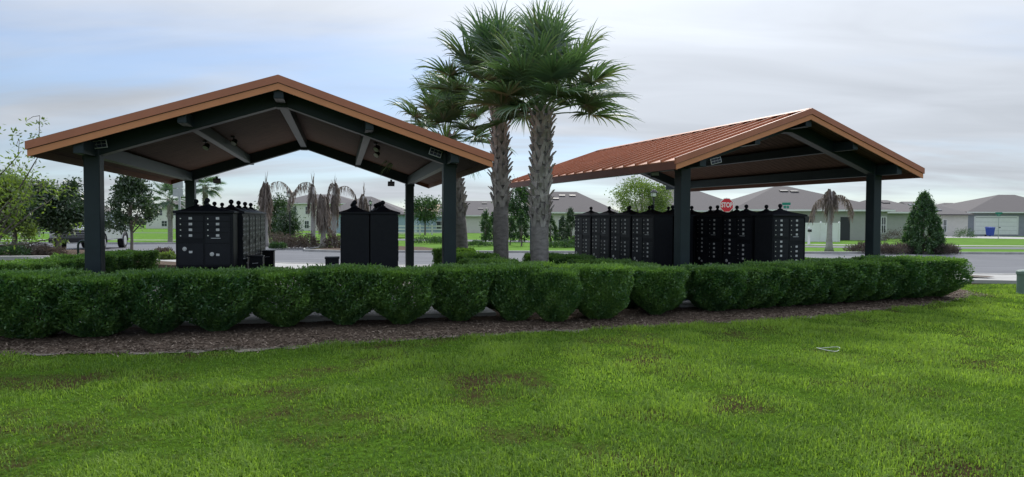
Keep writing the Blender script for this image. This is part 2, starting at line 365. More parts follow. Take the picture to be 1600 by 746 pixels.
# ------------------------------------------------------------------ grass
from mathutils import noise as mnoise
def fnoise(x, y, sc, seed):
    return np.array([mnoise.fractal((px * sc + seed, py * sc, seed), 1.0, 2.0, 4) for px, py in zip(x, y)])
def grass(n, ymin, ymax, xl, xr, hmin, hmax, wid, name, label):
    # density falls with distance
    y = ymin + (ymax - ymin) * rng.power(1.0, n)
    u = rng.uniform(-1, 1, n); x = np.where(u < 0, u * (xl * y + .6), u * (xr * y + .6))
    e = np.interp(x, [q[0] for q in EDGE[:12]], [q[1] for q in EDGE[:12]]) + .06 * np.sin(x * 5.1) + .05 * np.sin(x * 11.3 + 1)
    e = np.where(x > EDGE[11][0], 16.1, e)
    k = y < e - .03 + rng.normal(0, .04, n)
    x, y = x[k], y[k]
    gx = np.arange(-16, 18, .16); gy = np.arange(2, 18, .16); GX, GYY = np.meshgrid(gx, gy)
    def field(sc, seed):
        f = fnoise(GX.ravel(), GYY.ravel(), sc, seed).reshape(GX.shape)
        i = np.clip(((x - gx[0]) / .16), 0, len(gx) - 2); j = np.clip(((y - gy[0]) / .16), 0, len(gy) - 2)
        i0 = i.astype(int); j0 = j.astype(int); fi = i - i0; fj = j - j0
        return (f[j0, i0] * (1 - fi) + f[j0, i0 + 1] * fi) * (1 - fj) + (f[j0 + 1, i0] * (1 - fi) + f[j0 + 1, i0 + 1] * fi) * fj
    dens = field(.75, 3.1); patch = field(1.9, 9.7); tone = field(.55, 21.3)
    # thinner, drier turf towards the left half of the lawn
    dry = np.clip((1.2 - x) / 4.5, 0, 1) * .45
    pr = np.clip(.86 - dry + dens * .75 + patch * .6, .42, 1)
    k = rng.uniform(0, 1, len(x)) < pr
    x, y, dens, patch, tone, pr = x[k], y[k], dens[k], patch[k], tone[k], pr[k]
    m = len(x)
    h = rng.uniform(hmin, hmax, m) * np.clip(.30 + .70 * pr + .40 * patch, .42, 1.2); w = wid * rng.uniform(.6, 1.25, m) * (1 + np.clip((y - 6) / 10, 0, .8))
    a = rng.uniform(0, 2 * PI, m); lean = rng.uniform(.2, 1.15, m)
    d = np.stack([np.cos(a), np.sin(a), np.zeros(m)], 1); s = np.stack([-np.sin(a), np.cos(a), np.zeros(m)], 1) * (w / 2)[:, None]
    base = np.stack([x, y, np.full(m, -.102)], 1); upv = np.array([0, 0, 1.0])
    p1 = base + upv * (h * .6)[:, None] + d * (h * .3 * lean)[:, None]
    p2 = base + upv * (h * (1 - .3 * lean))[:, None] + d * (h * .95 * lean)[:, None]
    V = np.stack([base - s, base + s, p1 + s * .9, p1 - s * .9, p2 + s * .15, p2 - s * .15], 1).reshape(-1, 3)
    i = np.arange(m)[:, None] * 6
    Fc = np.concatenate([i + np.array([[0, 1, 2, 3]]), i + np.array([[3, 2, 4, 5]])], 0)
    t = np.clip(.42 - .14 * dry[k] + .45 * tone + .35 * patch + rng.normal(0, .2, m), 0, 1)
    o = npmesh(name, V, Fc, M['grass'], tint=np.repeat(t, 6)); tag(o, label, 'grass', kind='stuff')
    return m
NB = grass(660000, 3.3, 16, 1.0, 1.16, .032, .066, .0064, 'grass', 'patchy mown green lawn in front of the mulch bed')
n = 800
y_ = rng.uniform(3.4, 9.5, n); x_ = rng.uniform(-.86, .86, n) * y_
k = np.array([y < edge_y(x) - .1 for x, y in zip(x_, y_)]); x_, y_ = x_[k], y_[k]; n = len(x_)
rep_ = 5; x_ = np.repeat(x_, rep_); y_ = np.repeat(y_, rep_); m_ = len(x_); a = rng.uniform(0, 2 * PI, m_)
P = np.stack([x_ + .02 * np.cos(a), y_ + .02 * np.sin(a), rng.uniform(-.085, -.05, m_)], 1)
A = np.stack([np.cos(a), np.sin(a), rng.uniform(-.1, .5, m_)], 1) * rng.uniform(.012, .035, (m_, 1)); B = np.stack([-np.sin(a), np.cos(a), rng.normal(0, .1, m_)], 1) * rng.uniform(.003, .009, (m_, 1))
V, Fc, T = quads(P, A, B, rng.uniform(0, 1, m_))
tag(npmesh('weeds', V, Fc, M['weed'], tint=T), 'small broad leaved weeds and dry blades scattered through the lawn', 'weeds', kind='stuff')

# ------------------------------------------------------------------ hedge bushes
def bush_mesh(seed, n=22000):
    global rng
    keep = rng; rng = np.random.default_rng(seed)
    zz = np.concatenate([rng.uniform(.03, 1, int(n * .72)), np.full(n - int(n * .72), 1.0)])
    th = rng.uniform(0, 2 * PI, n)
    prof = np.interp(zz, [0, .11, .27, .48, .8, .96, 1], [.26, .52, .80, .96, 1.0, .99, .93] if seed % 2 else [.14, .34, .70, .95, 1.0, .99, .94])
    sq = 1 / np.maximum(np.abs(np.cos(th)), np.abs(np.sin(th))) ** .55          # clipped squarish plan
    lump = 1 + .07 * np.sin(3 * th + seed) + .07 * np.sin(5 * th + zz * 8 + seed * 2) + .06 * np.sin(9 * th - zz * 13 + seed)
    rr = np.where(zz >= 1, np.sqrt(rng.uniform(0, 1, n)), 1 - rng.exponential(.17, n))
    rr = np.clip(rr, .15, 1.06)
    r = prof * sq * lump * rr
    top = .985 + .02 * np.sin(4 * th + seed) * rr - rng.exponential(.035, n)
    z = np.where(zz >= 1, top, zz * .97)
    z = z + np.where(rng.uniform(0, 1, n) < .07, rng.uniform(0, .09, n) ** 1.2, 0) * (zz > .85)
    P = np.stack([r * np.cos(th) * .47, r * np.sin(th) * .47, z * .80], 1)
    out = np.stack([np.cos(th), np.sin(th), np.where(zz >= 1, 1.6, .25)], 1)
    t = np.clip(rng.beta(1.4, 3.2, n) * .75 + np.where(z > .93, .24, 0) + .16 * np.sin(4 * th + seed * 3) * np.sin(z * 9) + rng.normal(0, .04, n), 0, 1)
    r_ = leaves(P, out, .047, .020, t, .75, .45)
    rng = keep
    return r_
bush_data = []
for k in range(6):
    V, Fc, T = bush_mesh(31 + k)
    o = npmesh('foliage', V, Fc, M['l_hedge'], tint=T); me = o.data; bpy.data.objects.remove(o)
    s = MB(); rs = random.Random(k)
    for q in range(6):
        a = rs.uniform(0, 2 * PI); e = rs.uniform(.1, .3)
        s.tube([(.02 * math.cos(a), .02 * math.sin(a), -.03), (.5 * e * math.cos(a), .5 * e * math.sin(a), .2), (e * math.cos(a + .3), e * math.sin(a + .3), .5)], [.016, .012, .006], 5)
    so = s.build('stem', M['twig']); sm = so.data; bpy.data.objects.remove(so)
    bush_data.append((me, sm))
nbush = 0
def bush(x, y, label, group, sx=1, sy=1, sz=1, z=-.07, rz=None, name='hedge_bush', open_foot=False):
    global nbush
    me, sm = bush_data[(nbush % 3) * 2 + (1 if open_foot else 0)]
    t = thing(name, label, 'bush', (x, y, z), rz if rz is not None else (nbush * 1.5708 + .08 * math.sin(nbush * 3.7)), group)
    t.scale = (sx, sy, sz * (1 + .035 * math.sin(nbush * 2.3)))
    for nm, d in (('foliage', me), ('stem', sm)):
        o = bpy.data.objects.new(nm, d); COL.objects.link(o); o.parent = t
    nbush += 1
    return t
G1 = 'trimmed bushes of the hedge in front of the left shelter'
for px, py, sc, szz, lb in (
    (-75, 531, 1.05, 1.0, 'trimmed hedge bush cut off by the left edge of the photo'),
    (42, 530, 1.12, 1.0, 'wide trimmed hedge bush under the pale branchy tree at far left'),
    (142, 528, 1.05, 1.0, 'trimmed hedge bush in front of the left shelter front left post'),
    (240, 524, 1.0, 1.0, 'trimmed hedge bush just left of the eight door mailbox'),
    (335, 520, 1.05, 1.0, 'trimmed hedge bush directly in front of the eight door mailbox'),
    (440, 513, 1.12, 1.02, 'trimmed hedge bush between the two mailbox blocks of the left shelter'),
    (537, 510, 1.03, 1.0, 'trimmed hedge bush below the small black bin in the left shelter'),
    (626, 509, 1.02, 1.0, 'narrow based hedge bush below the pair of plain black mailbox ends'),
    (718, 504, 1.05, 1.03, 'rounded hedge bush in front of the left shelter front right post')):
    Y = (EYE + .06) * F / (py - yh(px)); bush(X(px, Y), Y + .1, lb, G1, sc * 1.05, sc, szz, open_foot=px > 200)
G2 = 'bushes below the palms between the two shelters'
for px, py, sc, szz, lb in (
    (806, 503, .86, 1.0, 'bright green bush in front of the gap left of the nearest palm'),
    (868, 504, .82, .98, 'hedge bush at the foot of the nearest palm trunk'),
    (938, 500, .95, 1.0, 'hedge bush between the nearest palm and the right shelter'),
    (1028, 494, .93, .92, 'hedge bush just left of the right shelter front left post')):
    Y = (EYE + .06) * F / (py - yh(px)); bush(X(px, Y), Y + .1, lb, G2, sc, sc, szz, open_foot=px > 1000)
bush(X(768, 11.2), 11.2, 'bush filling the gap behind the left shelter front right post', G2, .9, .9, .98)
bush(X(830, 11.0), 11.1, 'bush hidden behind the nearest palm trunk and two front bushes', G2, .85, .9, .95)
bush(X(905, 11.2), 11.3, 'low bush behind the hedge right of the nearest palm', G2, .9, .9, .9)
bush(X(985, 11.3), 11.4, 'bush behind the dark gap left of the right shelter post', G2, .9, .9, .86)
G3 = 'bushes of the long hedge in front of the right shelter'
names3 = ['leftmost bush of the long right hedge beside the front left post', 'long hedge bush below the mailboxes behind the stop sign', 'long hedge bush with bare mulch showing at its left foot',
          'long hedge bush below the mailbox with bright white labels', 'long hedge bush below the white vinyl fence', 'long hedge bush below the single dead palm', 'long hedge bush left of the right shelter front right post',
          'long hedge bush in front of the right shelter front right post', 'long hedge bush right of the front right post', 'long hedge bush in line with the cone shaped holly', 'rightmost bush at the rounded end of the long hedge']
for i, lb in enumerate(names3):
    t = i / (len(names3) - 1); px = 1118 + (1462 - 1118) * t; py = 487 + (464 - 487) * t
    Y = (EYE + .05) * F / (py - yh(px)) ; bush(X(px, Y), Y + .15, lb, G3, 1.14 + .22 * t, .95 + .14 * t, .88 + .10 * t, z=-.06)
G4 = 'bushes of the side hedge left of the left shelter'
for i, lb in enumerate(['side hedge bush nearest the front hedge at far left', 'side hedge bush second from the front hedge', 'side hedge bush beside the left shelter front left post', 'side hedge bush below the bike rack', 'side hedge bush second from the squared end', 'squared end bush of the side hedge left of the mailboxes']):
    bush(-7.75 - .03 * i, 9.7 + .82 * i, lb, G4, 1, 1.05, .99)
G5 = 'bushes of the side hedge right of the left shelter'
for i in range(6):
    lb = ['first', 'second', 'third', 'fourth', 'fifth', 'farthest'][i] + ' bush back along the side hedge right of the left shelter'
    p = loc(P1, P1['W'] + .85, .5 + .8 * i); bush(p.x, p.y, lb, G5, .95, 1, .98)
G6 = 'bushes of the side hedge left of the right shelter'
for i in range(7):
    lb = ['first', 'second', 'third', 'fourth', 'fifth', 'sixth', 'farthest'][i] + ' bush back along the side hedge left of the right shelter'
    p = loc(P2, -.9, -.7 + .8 * i); bush(p.x, p.y, lb, G6, .9, .95, .9)
G7 = 'low bushes behind the right shelter'
for i in range(4):
    lb = ['first', 'second', 'third', 'fourth'][i] + ' low bush from the left in the strip behind the right shelter'
    bush(7.5 + .95 * i * .9, 17.6 - .05 * i, lb, G7, .95, .9, .62)

# ------------------------------------------------------------------ shelters
def shelter(P, label, zr, a, bf, uvents):
    W, D, s = P['W'], P['D'], P['s']
    t = thing('picnic_shelter' if False else 'open_shelter', label, 'shelter', (*P['o'], 0), P['t'])
    cu = W / 2; hw = W / 2 + a; v0, v1 = -bf, D + bf
    top = lambda u: zr - s * abs(u - cu)
    pw = .205
    for nm, (u, v) in (('post', (0, 0)), ('post', (W, 0)), ('post', (0, D)), ('post', (W, D))):
        b = MB(); h = top(u) - .075
        b.box((u, v, h / 2 - .0), (pw, pw, h)); o = b.build('post', M['steel'], t, bevel=.012)
        b = MB(); b.box((u, v, .008), (.34, .34, .016))
        for q in ((-1, -1), (1, -1), (1, 1), (-1, 1)): b.lathe((u + q[0] * .135, v + q[1] * .135, .016), [(.016, 0), (.016, .022), (.006, .03)], 6)
        b.build('base_plate', M['steel'], o)
    # gable rafters (front and rear)
    for v in (0, D):
        for sg in (-1, 1):
            b = MB()
            u0 = cu + sg * .002; u1 = cu + sg * (W / 2 + .12)
            z0a, z1a = top(u0) - .062, top(u1) - .062
            y0, y1 = v - .095, v + .095; dep = .235
            qa = [(u0, y0, z0a - dep), (u0, y1, z0a - dep), (u0, y1, z0a), (u0, y0, z0a)]; qb = [(u1, y0, z1a - dep), (u1, y1, z1a - dep), (u1, y1, z1a), (u1, y0, z1a)]
            if sg < 0: qa, qb = qa[::-1], qb[::-1]
            b.hexa(qa, qb); b.build('rafter', M['steel'], t, bevel=.01)
        b = MB(); b.box((cu, v, top(cu) - .062 - .15), (.16, .215, .24)); b.build('ridge_plate', M['steel'], t, bevel=.008)
    # purlins along the ridge direction
    for u, w, dep in ((cu, .14, .19), (cu - W * .25, .12, .17), (cu + W * .25, .12, .17), (.0, .13, .2), (W, .13, .2)):
        zt = top(u + (w / 2 if u > cu else -w / 2 if u < cu else w / 2)) - .066
        for (va, vb) in ((v0 + .06, -.097), (.097, D - .097), (D + .097, v1 - .06)):
            if u in (0., W) and va == .097: va, vb = .105, D - .105
            elif u in (0., W): va, vb = (va, -.105) if vb == -.097 else (.105 + D, vb)
            b = MB(); b.box((u, (va + vb) / 2, zt - dep / 2), (w, vb - va, dep)); b.build('purlin', M['steel'], t, bevel=.008)
    # roof metal, ceiling, fascias: one half each
    for sg in (-1, 1):
        ue = cu + sg * hw
        b = MB()
        def sheet(bb, z_hi, z_lo, ua, ub, va, vb):
            q0 = [(ua, va, top(ua) + z_lo), (ua, vb, top(ua) + z_lo), (ua, vb, top(ua) + z_hi), (ua, va, top(ua) + z_hi)]
            q1 = [(ub, va, top(ub) + z_lo), (ub, vb, top(ub) + z_lo), (ub, vb, top(ub) + z_hi), (ub, va, top(ub) + z_hi)]
            bb.hexa(q0[::-1], q1[::-1]) if sg < 0 else bb.hexa(q0, q1)
        sheet(b, 0, -.018, cu + sg * .001, ue, v0 + .02, v1 - .02)
        nr = int((v1 - v0) / .405)
        for i in range(nr + 1):
            v = v0 + .03 + (v1 - v0 - .06) * i / nr
            sheet(b, .042, .001, cu + sg * .03, ue + sg * .015, v - .012, v + .012)
        b.build('roof_panel', M['rooftop'], t)
        b = MB(); sheet(b, -.020, -.060, cu + sg * .001, ue - sg * .03, v0 + .03, v1 - .03)
        b.build('ceiling', M['ceil'], t)
        # eave fascia
        b = MB(); zt = top(ue)
        b.box((ue - sg * .012, (v0 + v1) / 2, zt - .085), (.024, v1 - v0 - .05, .13)); b.build('eave_fascia', M['eave'], t)  # shade under the roof edge is put into this board's colour
        # rake fascia: trim above, board below, thin joint between
        for v, sv in ((v0, 1), (v1, -1)):
            b = MB()
            def rake(z_hi, z_lo, off, th, ext):
                ub = ue + sg * ext; ua = cu
                va, vb = (v - off, v - off + th) if sv > 0 else (v + off - th, v + off)
                q0 = [(ua, va, top(ua) + z_lo), (ua, vb, top(ua) + z_lo), (ua, vb, top(ua) + z_hi), (ua, va, top(ua) + z_hi)]
                q1 = [(ub, va, top(ub) + z_lo), (ub, vb, top(ub) + z_lo), (ub, vb, top(ub) + z_hi), (ub, va, top(ub) + z_hi)]
                b.hexa(q0[::-1], q1[::-1]) if sg < 0 else b.hexa(q0, q1)
            b.cm = 0; rake(-.070, -.160, 0, .024, .0)
            b.cm = 1; rake(.046, -.062, .016, .05, .02)
            b.cm = 2; rake(-.0625, -.0695, -.004, .015, 0)
            b.build('rake_fascia', [M['fascia'] if sv > 0 else M['eave'], M['fascia2'], M['gapline']], t)  # rear boards get the terracotta with shade painted in
    b = MB()
    for sg in (-1, 1):
        q0 = [(cu, v0 + .03, top(cu) + .046), (cu, v1 - .03, top(cu) + .046), (cu, v1 - .03, top(cu) + .054), (cu, v0 + .03, top(cu) + .054)]
        ub = cu + sg * .13
        q1 = [(ub, v0 + .03, top(ub) + .044), (ub, v1 - .03, top(ub) + .044), (ub, v1 - .03, top(ub) + .05), (ub, v0 + .03, top(ub) + .05)]
        b.hexa(q0[::-1], q1[::-1]) if sg < 0 else b.hexa(q0, q1)
    b.build('ridge_cap', M['rooftop'], t)
    return t, top
SH1, top1 = shelter(P1, 'open dark steel shelter with terracotta gable roof over mailboxes, facing the lawn at left', 3.42, .575, .636, 0)
SH2, top2 = shelter(P2, 'open dark steel shelter whose orange ribbed roof slope shows, behind the long hedge at right', 3.42, .575, .636, 0)

# lights
def solar_light(P, u, v, z, label, tilt=0, yaw=0, rollz=0, w=.20, h=.11):
    p = loc(P, u, v, z)
    t = thing('solar_light', label, 'light', p, P['t'] + yaw, 'small solar lights on the shelters')
    Mx = Matrix.Rotation(rollz, 4, 'Y') @ Matrix.Rotation(tilt, 4, 'X')
    b = MB(); b.box((0, 0, 0), (w, .018, h), M=Mx); b.build('frame', M['alum'], t, bevel=.004)
    b = MB()
    for i in range(3):
        for j in range(2):
            c = Mx @ Vector(((i - 1) * w * .305, -.0102, (j - .5) * h * .43)); b.box(c, (w * .285, .004, h * .39), M=Mx)
    b.build('solar_cells', M['cells'], t)
    b = MB(); b.box((0, .03, 0), (.05, .06, .04)); b.build('bracket', M['steel'], t)
    return t
def spot(P, u, v, z, label, d=(0.5, -.5, -.6), size=.05):
    p = loc(P, u, v, z)
    t = thing('flood_light', label, 'light', p, P['t'], 'flood lights under the shelter roofs')
    b = MB(); b.lathe((0, 0, -.03), [(.04, 0), (.04, .03)], 12); b.tube([(0, 0, -.02), (.02, 0, -.06), (.03, 0, -.085)], .009, 6); b.build('bracket', M['darkplastic'], t)
    dv = Vector(d).normalized(); c = Vector((.03, 0, -.1))
    b = MB(); b.tube([c - dv * .05, c - dv * .03, c + dv * .05], [size * .5, size * .8, size], 14); o = b.build('lamp_head', M['darkplastic'], t, smooth=False)
    b = MB(); b.tube([c + dv * .0505, c + dv * .054], [size * .9, size * .9], 14); b.build('lens', M['lampglass'], t)
    return t
sl = math.atan(P1['s'])
solar_light(P1, .12, -.15, 2.455, 'white framed solar panel on the left shelter rafter by its left post', rollz=-sl * .55)
solar_light(P1, P1['W'] - .24, -.15, 2.47, 'white framed solar panel on the left shelter rafter by its right post', rollz=sl)
solar_light(P2, .60, -.15, 2.49, 'tilted white framed solar panel on the right shelter rafter by its left post', rollz=-sl * .8, yaw=-.25)
solar_light(P2, P2['W'] + .22, -.15, 2.50, 'white framed solar panel on the right shelter rafter by its right post', rollz=sl, yaw=-.2)
for u, v, lb in ((1.0, 2.6, 'dark flood light on the left ceiling slope nearer the left post'), (1.42, 3.0, 'dark flood light on the left ceiling slope nearer the purlin'),
                 (4.05, 2.2, 'dark flood light on the right ceiling slope nearer the rafter'), (4.1, 3.2, 'dark flood light on the right ceiling slope farther back')):
    spot(P1, u, v, top1(u) - .06, lb, d=(-.3 if u < 2.5 else -.5, -.5, -.7), size=.06)
def box_light(P, u, v, z, label, yaw=0):
    p = loc(P, u, v, z); t = thing('box_flood_light', label, 'light', p, P['t'] + yaw, 'boxy flood lights on the shelters')
    Mx = Matrix.Rotation(R(-35), 4, 'X')
    b = MB(); b.box((0, 0, -.06), (.17, .05, .12), M=Mx); b.build('housing', M['darkplastic'], t, bevel=.006)
    b = MB(); b.box(Mx @ Vector((0, -.028, 0)) + Vector((0, 0, -.06)), (.14, .006, .09), M=Mx); b.build('lens', M['lampglass'], t)
    b = MB(); b.box((0, .01, .0), (.05, .03, .09)); b.build('bracket', M['steel'], t)
box_light(P1, .55, P1['D'] + .14, 2.37, 'boxy flood light under the rear left corner of the left shelter', PI)
box_light(P1, P1['W'] - .45, P1['D'] + .14, 2.37, 'boxy flood light under the rear right corner of the left shelter', PI)
box_light(P2, .08, 1.0, 2.36, 'boxy flood light left of the right shelter front left post', -.5)
spot(P2, .55, .35, top2(.55) - .09, 'small flood light right of the right shelter front left post', (.1, -1, -.4), .045)
spot(P2, 1.75, .7, top2(1.75) - .06, 'small flood light on the right shelter ceiling above the stop sign', (.1, -1, -.4), .05)

# ------------------------------------------------------------------ cluster mailboxes
UW, UD = .787, .44
def face_seams(b, x0, x1, z0, z1): b.box(((x0 + x1) / 2, -.004, (z0 + z1) / 2), (x1 - x0, .008, z1 - z0))
def mailbox_proto(kind):
    t = thing('cluster_mailbox', 'x', 'mailbox')
    z0 = .70 if kind == 'small' else .34
    b = MB(); b.box((UW / 2, UD / 2, (z0 + 1.50) / 2), (UW, UD, 1.50 - z0)); b.build('body', M['boxblack'], t, bevel=.006)
    b = MB(); b.box((UW / 2, UD / 2, z0 / 2), (.30, .24, z0)); b.box((UW / 2, UD / 2, .012), (.42, .36, .024))
    b.box((UW / 2, UD / 2, z0 - .02), (.5, .34, .03)); b.build('pedestal', M['boxblack'], t, bevel=.006)
    b = MB(); e = .035; zc = 1.5015
    base = [(-e * .6, -e, zc), (UW + e * .6, -e, zc), (UW + e * .6, UD + e, zc), (-e * .6, UD + e, zc)]
    up = [(x, y, zc + .028) for x, y, _ in base]
    c = (UW / 2, UD / 2)
    mid = [(c[0] + (x - c[0]) * .45, c[1] + (y - c[1]) * .45, zc + .075) for x, y, _ in base]
    pk = [(c[0] + (x - c[0]) * .07, c[1] + (y - c[1]) * .12, zc + .125) for x, y, _ in base]
    vs = base + up + mid + pk; fs = [(3, 2, 1, 0), (12, 13, 14, 15)]
    for k in range(3):
        for i in range(4): fs.append((k * 4 + i, k * 4 + (i + 1) % 4, k * 4 + 4 + (i + 1) % 4, k * 4 + 4 + i))
    b.add(vs, fs); hood = b.build('hood', M['boxblack'], t, bevel=.004)
    b = MB(); rb = .039
    b.lathe((UW / 2, UD / 2, zc + .12), [(.05, 0), (.045, .012), (.024, .022), (.02, .032)] + [(rb * math.sin(PI * k / 10), .032 + rb - rb * math.cos(PI * k / 10)) for k in range(2, 11)], 14)
    b.build('finial', M['boxblack'], hood, smooth=True)
    pitch = .0845
    cols = [(.028, .372), (.400, .744)]
    if kind == 'small': rows = [[1.418 - pitch * i for i in range(4)], [1.418 - pitch * i for i in range(4)]]
    else: rows = [[1.418 - pitch * i for i in range(4)] + [1.037 - pitch * i for i in range(4)], [1.418 - pitch * i for i in range(4)] + [.943 - pitch * i for i in range(4)]]
    if kind != 'plain':
        for (xa, xb), zs in zip(cols, rows):
            for z in zs:
                b = MB(); b.box(((xa + xb) / 2, -.004, z), (xb - xa, .009, pitch - .007)); d = b.build('door', M['doorblack'], t)
                b = MB(); b.box((xa + .172, -.010, z + .004), (.046, .004, .036)); b.build('number_label', M['label'], d)
                b = MB(); b.tube([(xa + .038, -.008, z), (xa + .038, -.016, z)], [.0105, .009], 10); b.build('lock', M['chrome'], d)
        if kind == 'small': pl = [(0, .73, 1.05, .93, .97), (1, .73, 1.05, .93, .89)]
        else: pl = [(0, .36, .735, .62, .63), (1, .36, .635, .52, .53)]
        for ci, za, zb_, zl, zk in pl:
            xa, xb = cols[ci]
            b = MB(); b.box(((xa + xb) / 2, -.004, (za + zb_) / 2), (xb - xa, .009, zb_ - za - .008)); d = b.build('parcel_door', M['doorblack'], t)
            b = MB(); b.tube([(xa + .09, -.008, zk), (xa + .09, -.016, zk)], [.031, .028], 16); o = b.build('parcel_lock', M['label'], d)
            b = MB(); b.tube([(xa + .09, -.0165, zk), (xa + .09, -.026, zk)], [.012, .011], 10); b.build('parcel_key', M['chrome'], d)
            b = MB(); b.box((xa + .172, -.010, zk - .045 if ci == 0 else zk - .01), (.046, .004, .034)); b.build('number_label', M['label'], d)
        zs_ = 1.105
        b = MB(); b.box(((cols[1][0] + cols[1][1]) / 2, -.003, zs_), (.34, .007, .10)); d = b.build('outgoing_mail_slot', M['doorblack'], t)
        b = MB(); b.box((.545, -.011, zs_ + .022), (.13, .012, .010)); b.build('slot_lip', M['galv'], d)
        b = MB(); b.box((.77, -.006, (z0 + 1.49) / 2), (.012, .012, 1.46 - z0)); b.build('hinge_edge', M['doorblack'], t)
    else:
        b = MB()
        for (xa, xb), zs in zip(cols, rows):
            for z in zs: b.box(((xa + xb) / 2, -.004, z), (xb - xa, .009, pitch - .007))
        b.build('door_panel', M['doorblack'], t)
        b = MB()
        for (xa, xb), zs in zip(cols, rows):
            for z in zs: b.box((xa + .172, -.010, z + .004), (.046, .004, .036))
        b.build('number_labels', M['label'], t)
    return t
PR = {k: mailbox_proto(k) for k in ('small', 'full', 'plain')}
used = set()
MBG = 'black cluster mailboxes under the shelters'
def mailbox(kind, p, ang, label):
    """p: world point of the left front lower corner when facing the doors; ang: the doors face -y rotated by ang"""
    o = PR[kind] if kind not in used else copy_tree(PR[kind])
    used.add(kind); o.location = (p[0], p[1], 0); o.rotation_euler = (0, 0, ang); o['label'] = label; o['group'] = MBG
    return o
t1 = P1['t']
p = loc(P1, 1.06, .0); mailbox('small', p, t1, 'black eight door mailbox with two round parcel locks facing the lawn')
ordn = ['nearest', 'second', 'third', 'farthest']
step = .82
for i in range(4):     # right facing row of the left block: doors face +u
    p = loc(P1, 1.90, .55 + step * i + .015); mailbox('full', p, t1 + PI / 2, ordn[i] + ' mailbox in the edge on row right of the eight door mailbox')
    p = loc(P1, .93, .55 + step * (i + 1)); mailbox('plain', p, t1 - PI / 2, ordn[i] + ' mailbox in the hidden row behind the eight door mailbox')
    p = loc(P1, 3.41, .2 + step * (i + 1)); mailbox('plain', p, t1 - PI / 2, ordn[i] + ' mailbox in the row behind the left plain black end')
    p = loc(P1, 4.305, .2 + step * i + .015); mailbox('plain', p, t1 + PI / 2, ordn[i] + ' mailbox in the row behind the right plain black end')
t2 = .41
u2 = Vector((math.cos(t2), math.sin(t2), 0)); v2 = Vector((-math.sin(t2), math.cos(t2), 0))
N1 = Vector((2.82, 13.2, 0)); N2 = Vector((4.50, 12.53, 0))
for i in range(4):
    mailbox('full', N1 + v2 * step * (i + 1), t2 - PI / 2, ordn[i] + ' mailbox in the row left of the right shelter front left post')
    mailbox('plain', N1 + u2 * .93 + v2 * (step * i + .015), t2 + PI / 2, ordn[i] + ' mailbox backing onto the left row of the right shelter')
    mailbox('full', N2 + v2 * step * (i + 1), t2 - PI / 2, ordn[i] + ' mailbox in the row under the stop sign, doors facing left')
    mailbox('plain', N2 + u2 * .93 + v2 * (step * i + .015), t2 + PI / 2, ordn[i] + ' mailbox backing onto the mailbox row under the stop sign')
C0 = Vector((5.03, 12.2, 0)) - u2 * .39
mailbox('full', C0, t2, 'mailbox with bright white labels at the right end of the right shelter')
# drop bins beside the rows
def bin_(p, ang, label):
    t = thing('drop_bin', label, 'bin', (p.x, p.y, 0), ang, 'small black bins beside the mailboxes')
    b = MB(); b.box((0, 0, .39), (.21, .27, .78)); b.build('body', M['boxblack'], t, bevel=.01)
    b = MB(); b.box((0, -.0, .795), (.23, .29, .028)); b.build('lid', M['boxblack'], t, bevel=.006)
    b = MB(); b.tube([(-.05, -.135, .68), (-.05, -.155, .685), (.03, -.155, .69), (.03, -.135, .69)], .006, 6); b.build('handle', M['galv'], t)
bin_(loc(P1, 3.27, .42), t1, 'small black bin left of the plain black mailbox ends')
bin_(loc(P1, 2.05, 1.1), t1, 'small black bin at the near end of the edge on mailbox row')
bin_(loc(P1, 2.05, 3.0), t1, 'small black bin at the far end of the edge on mailbox row')

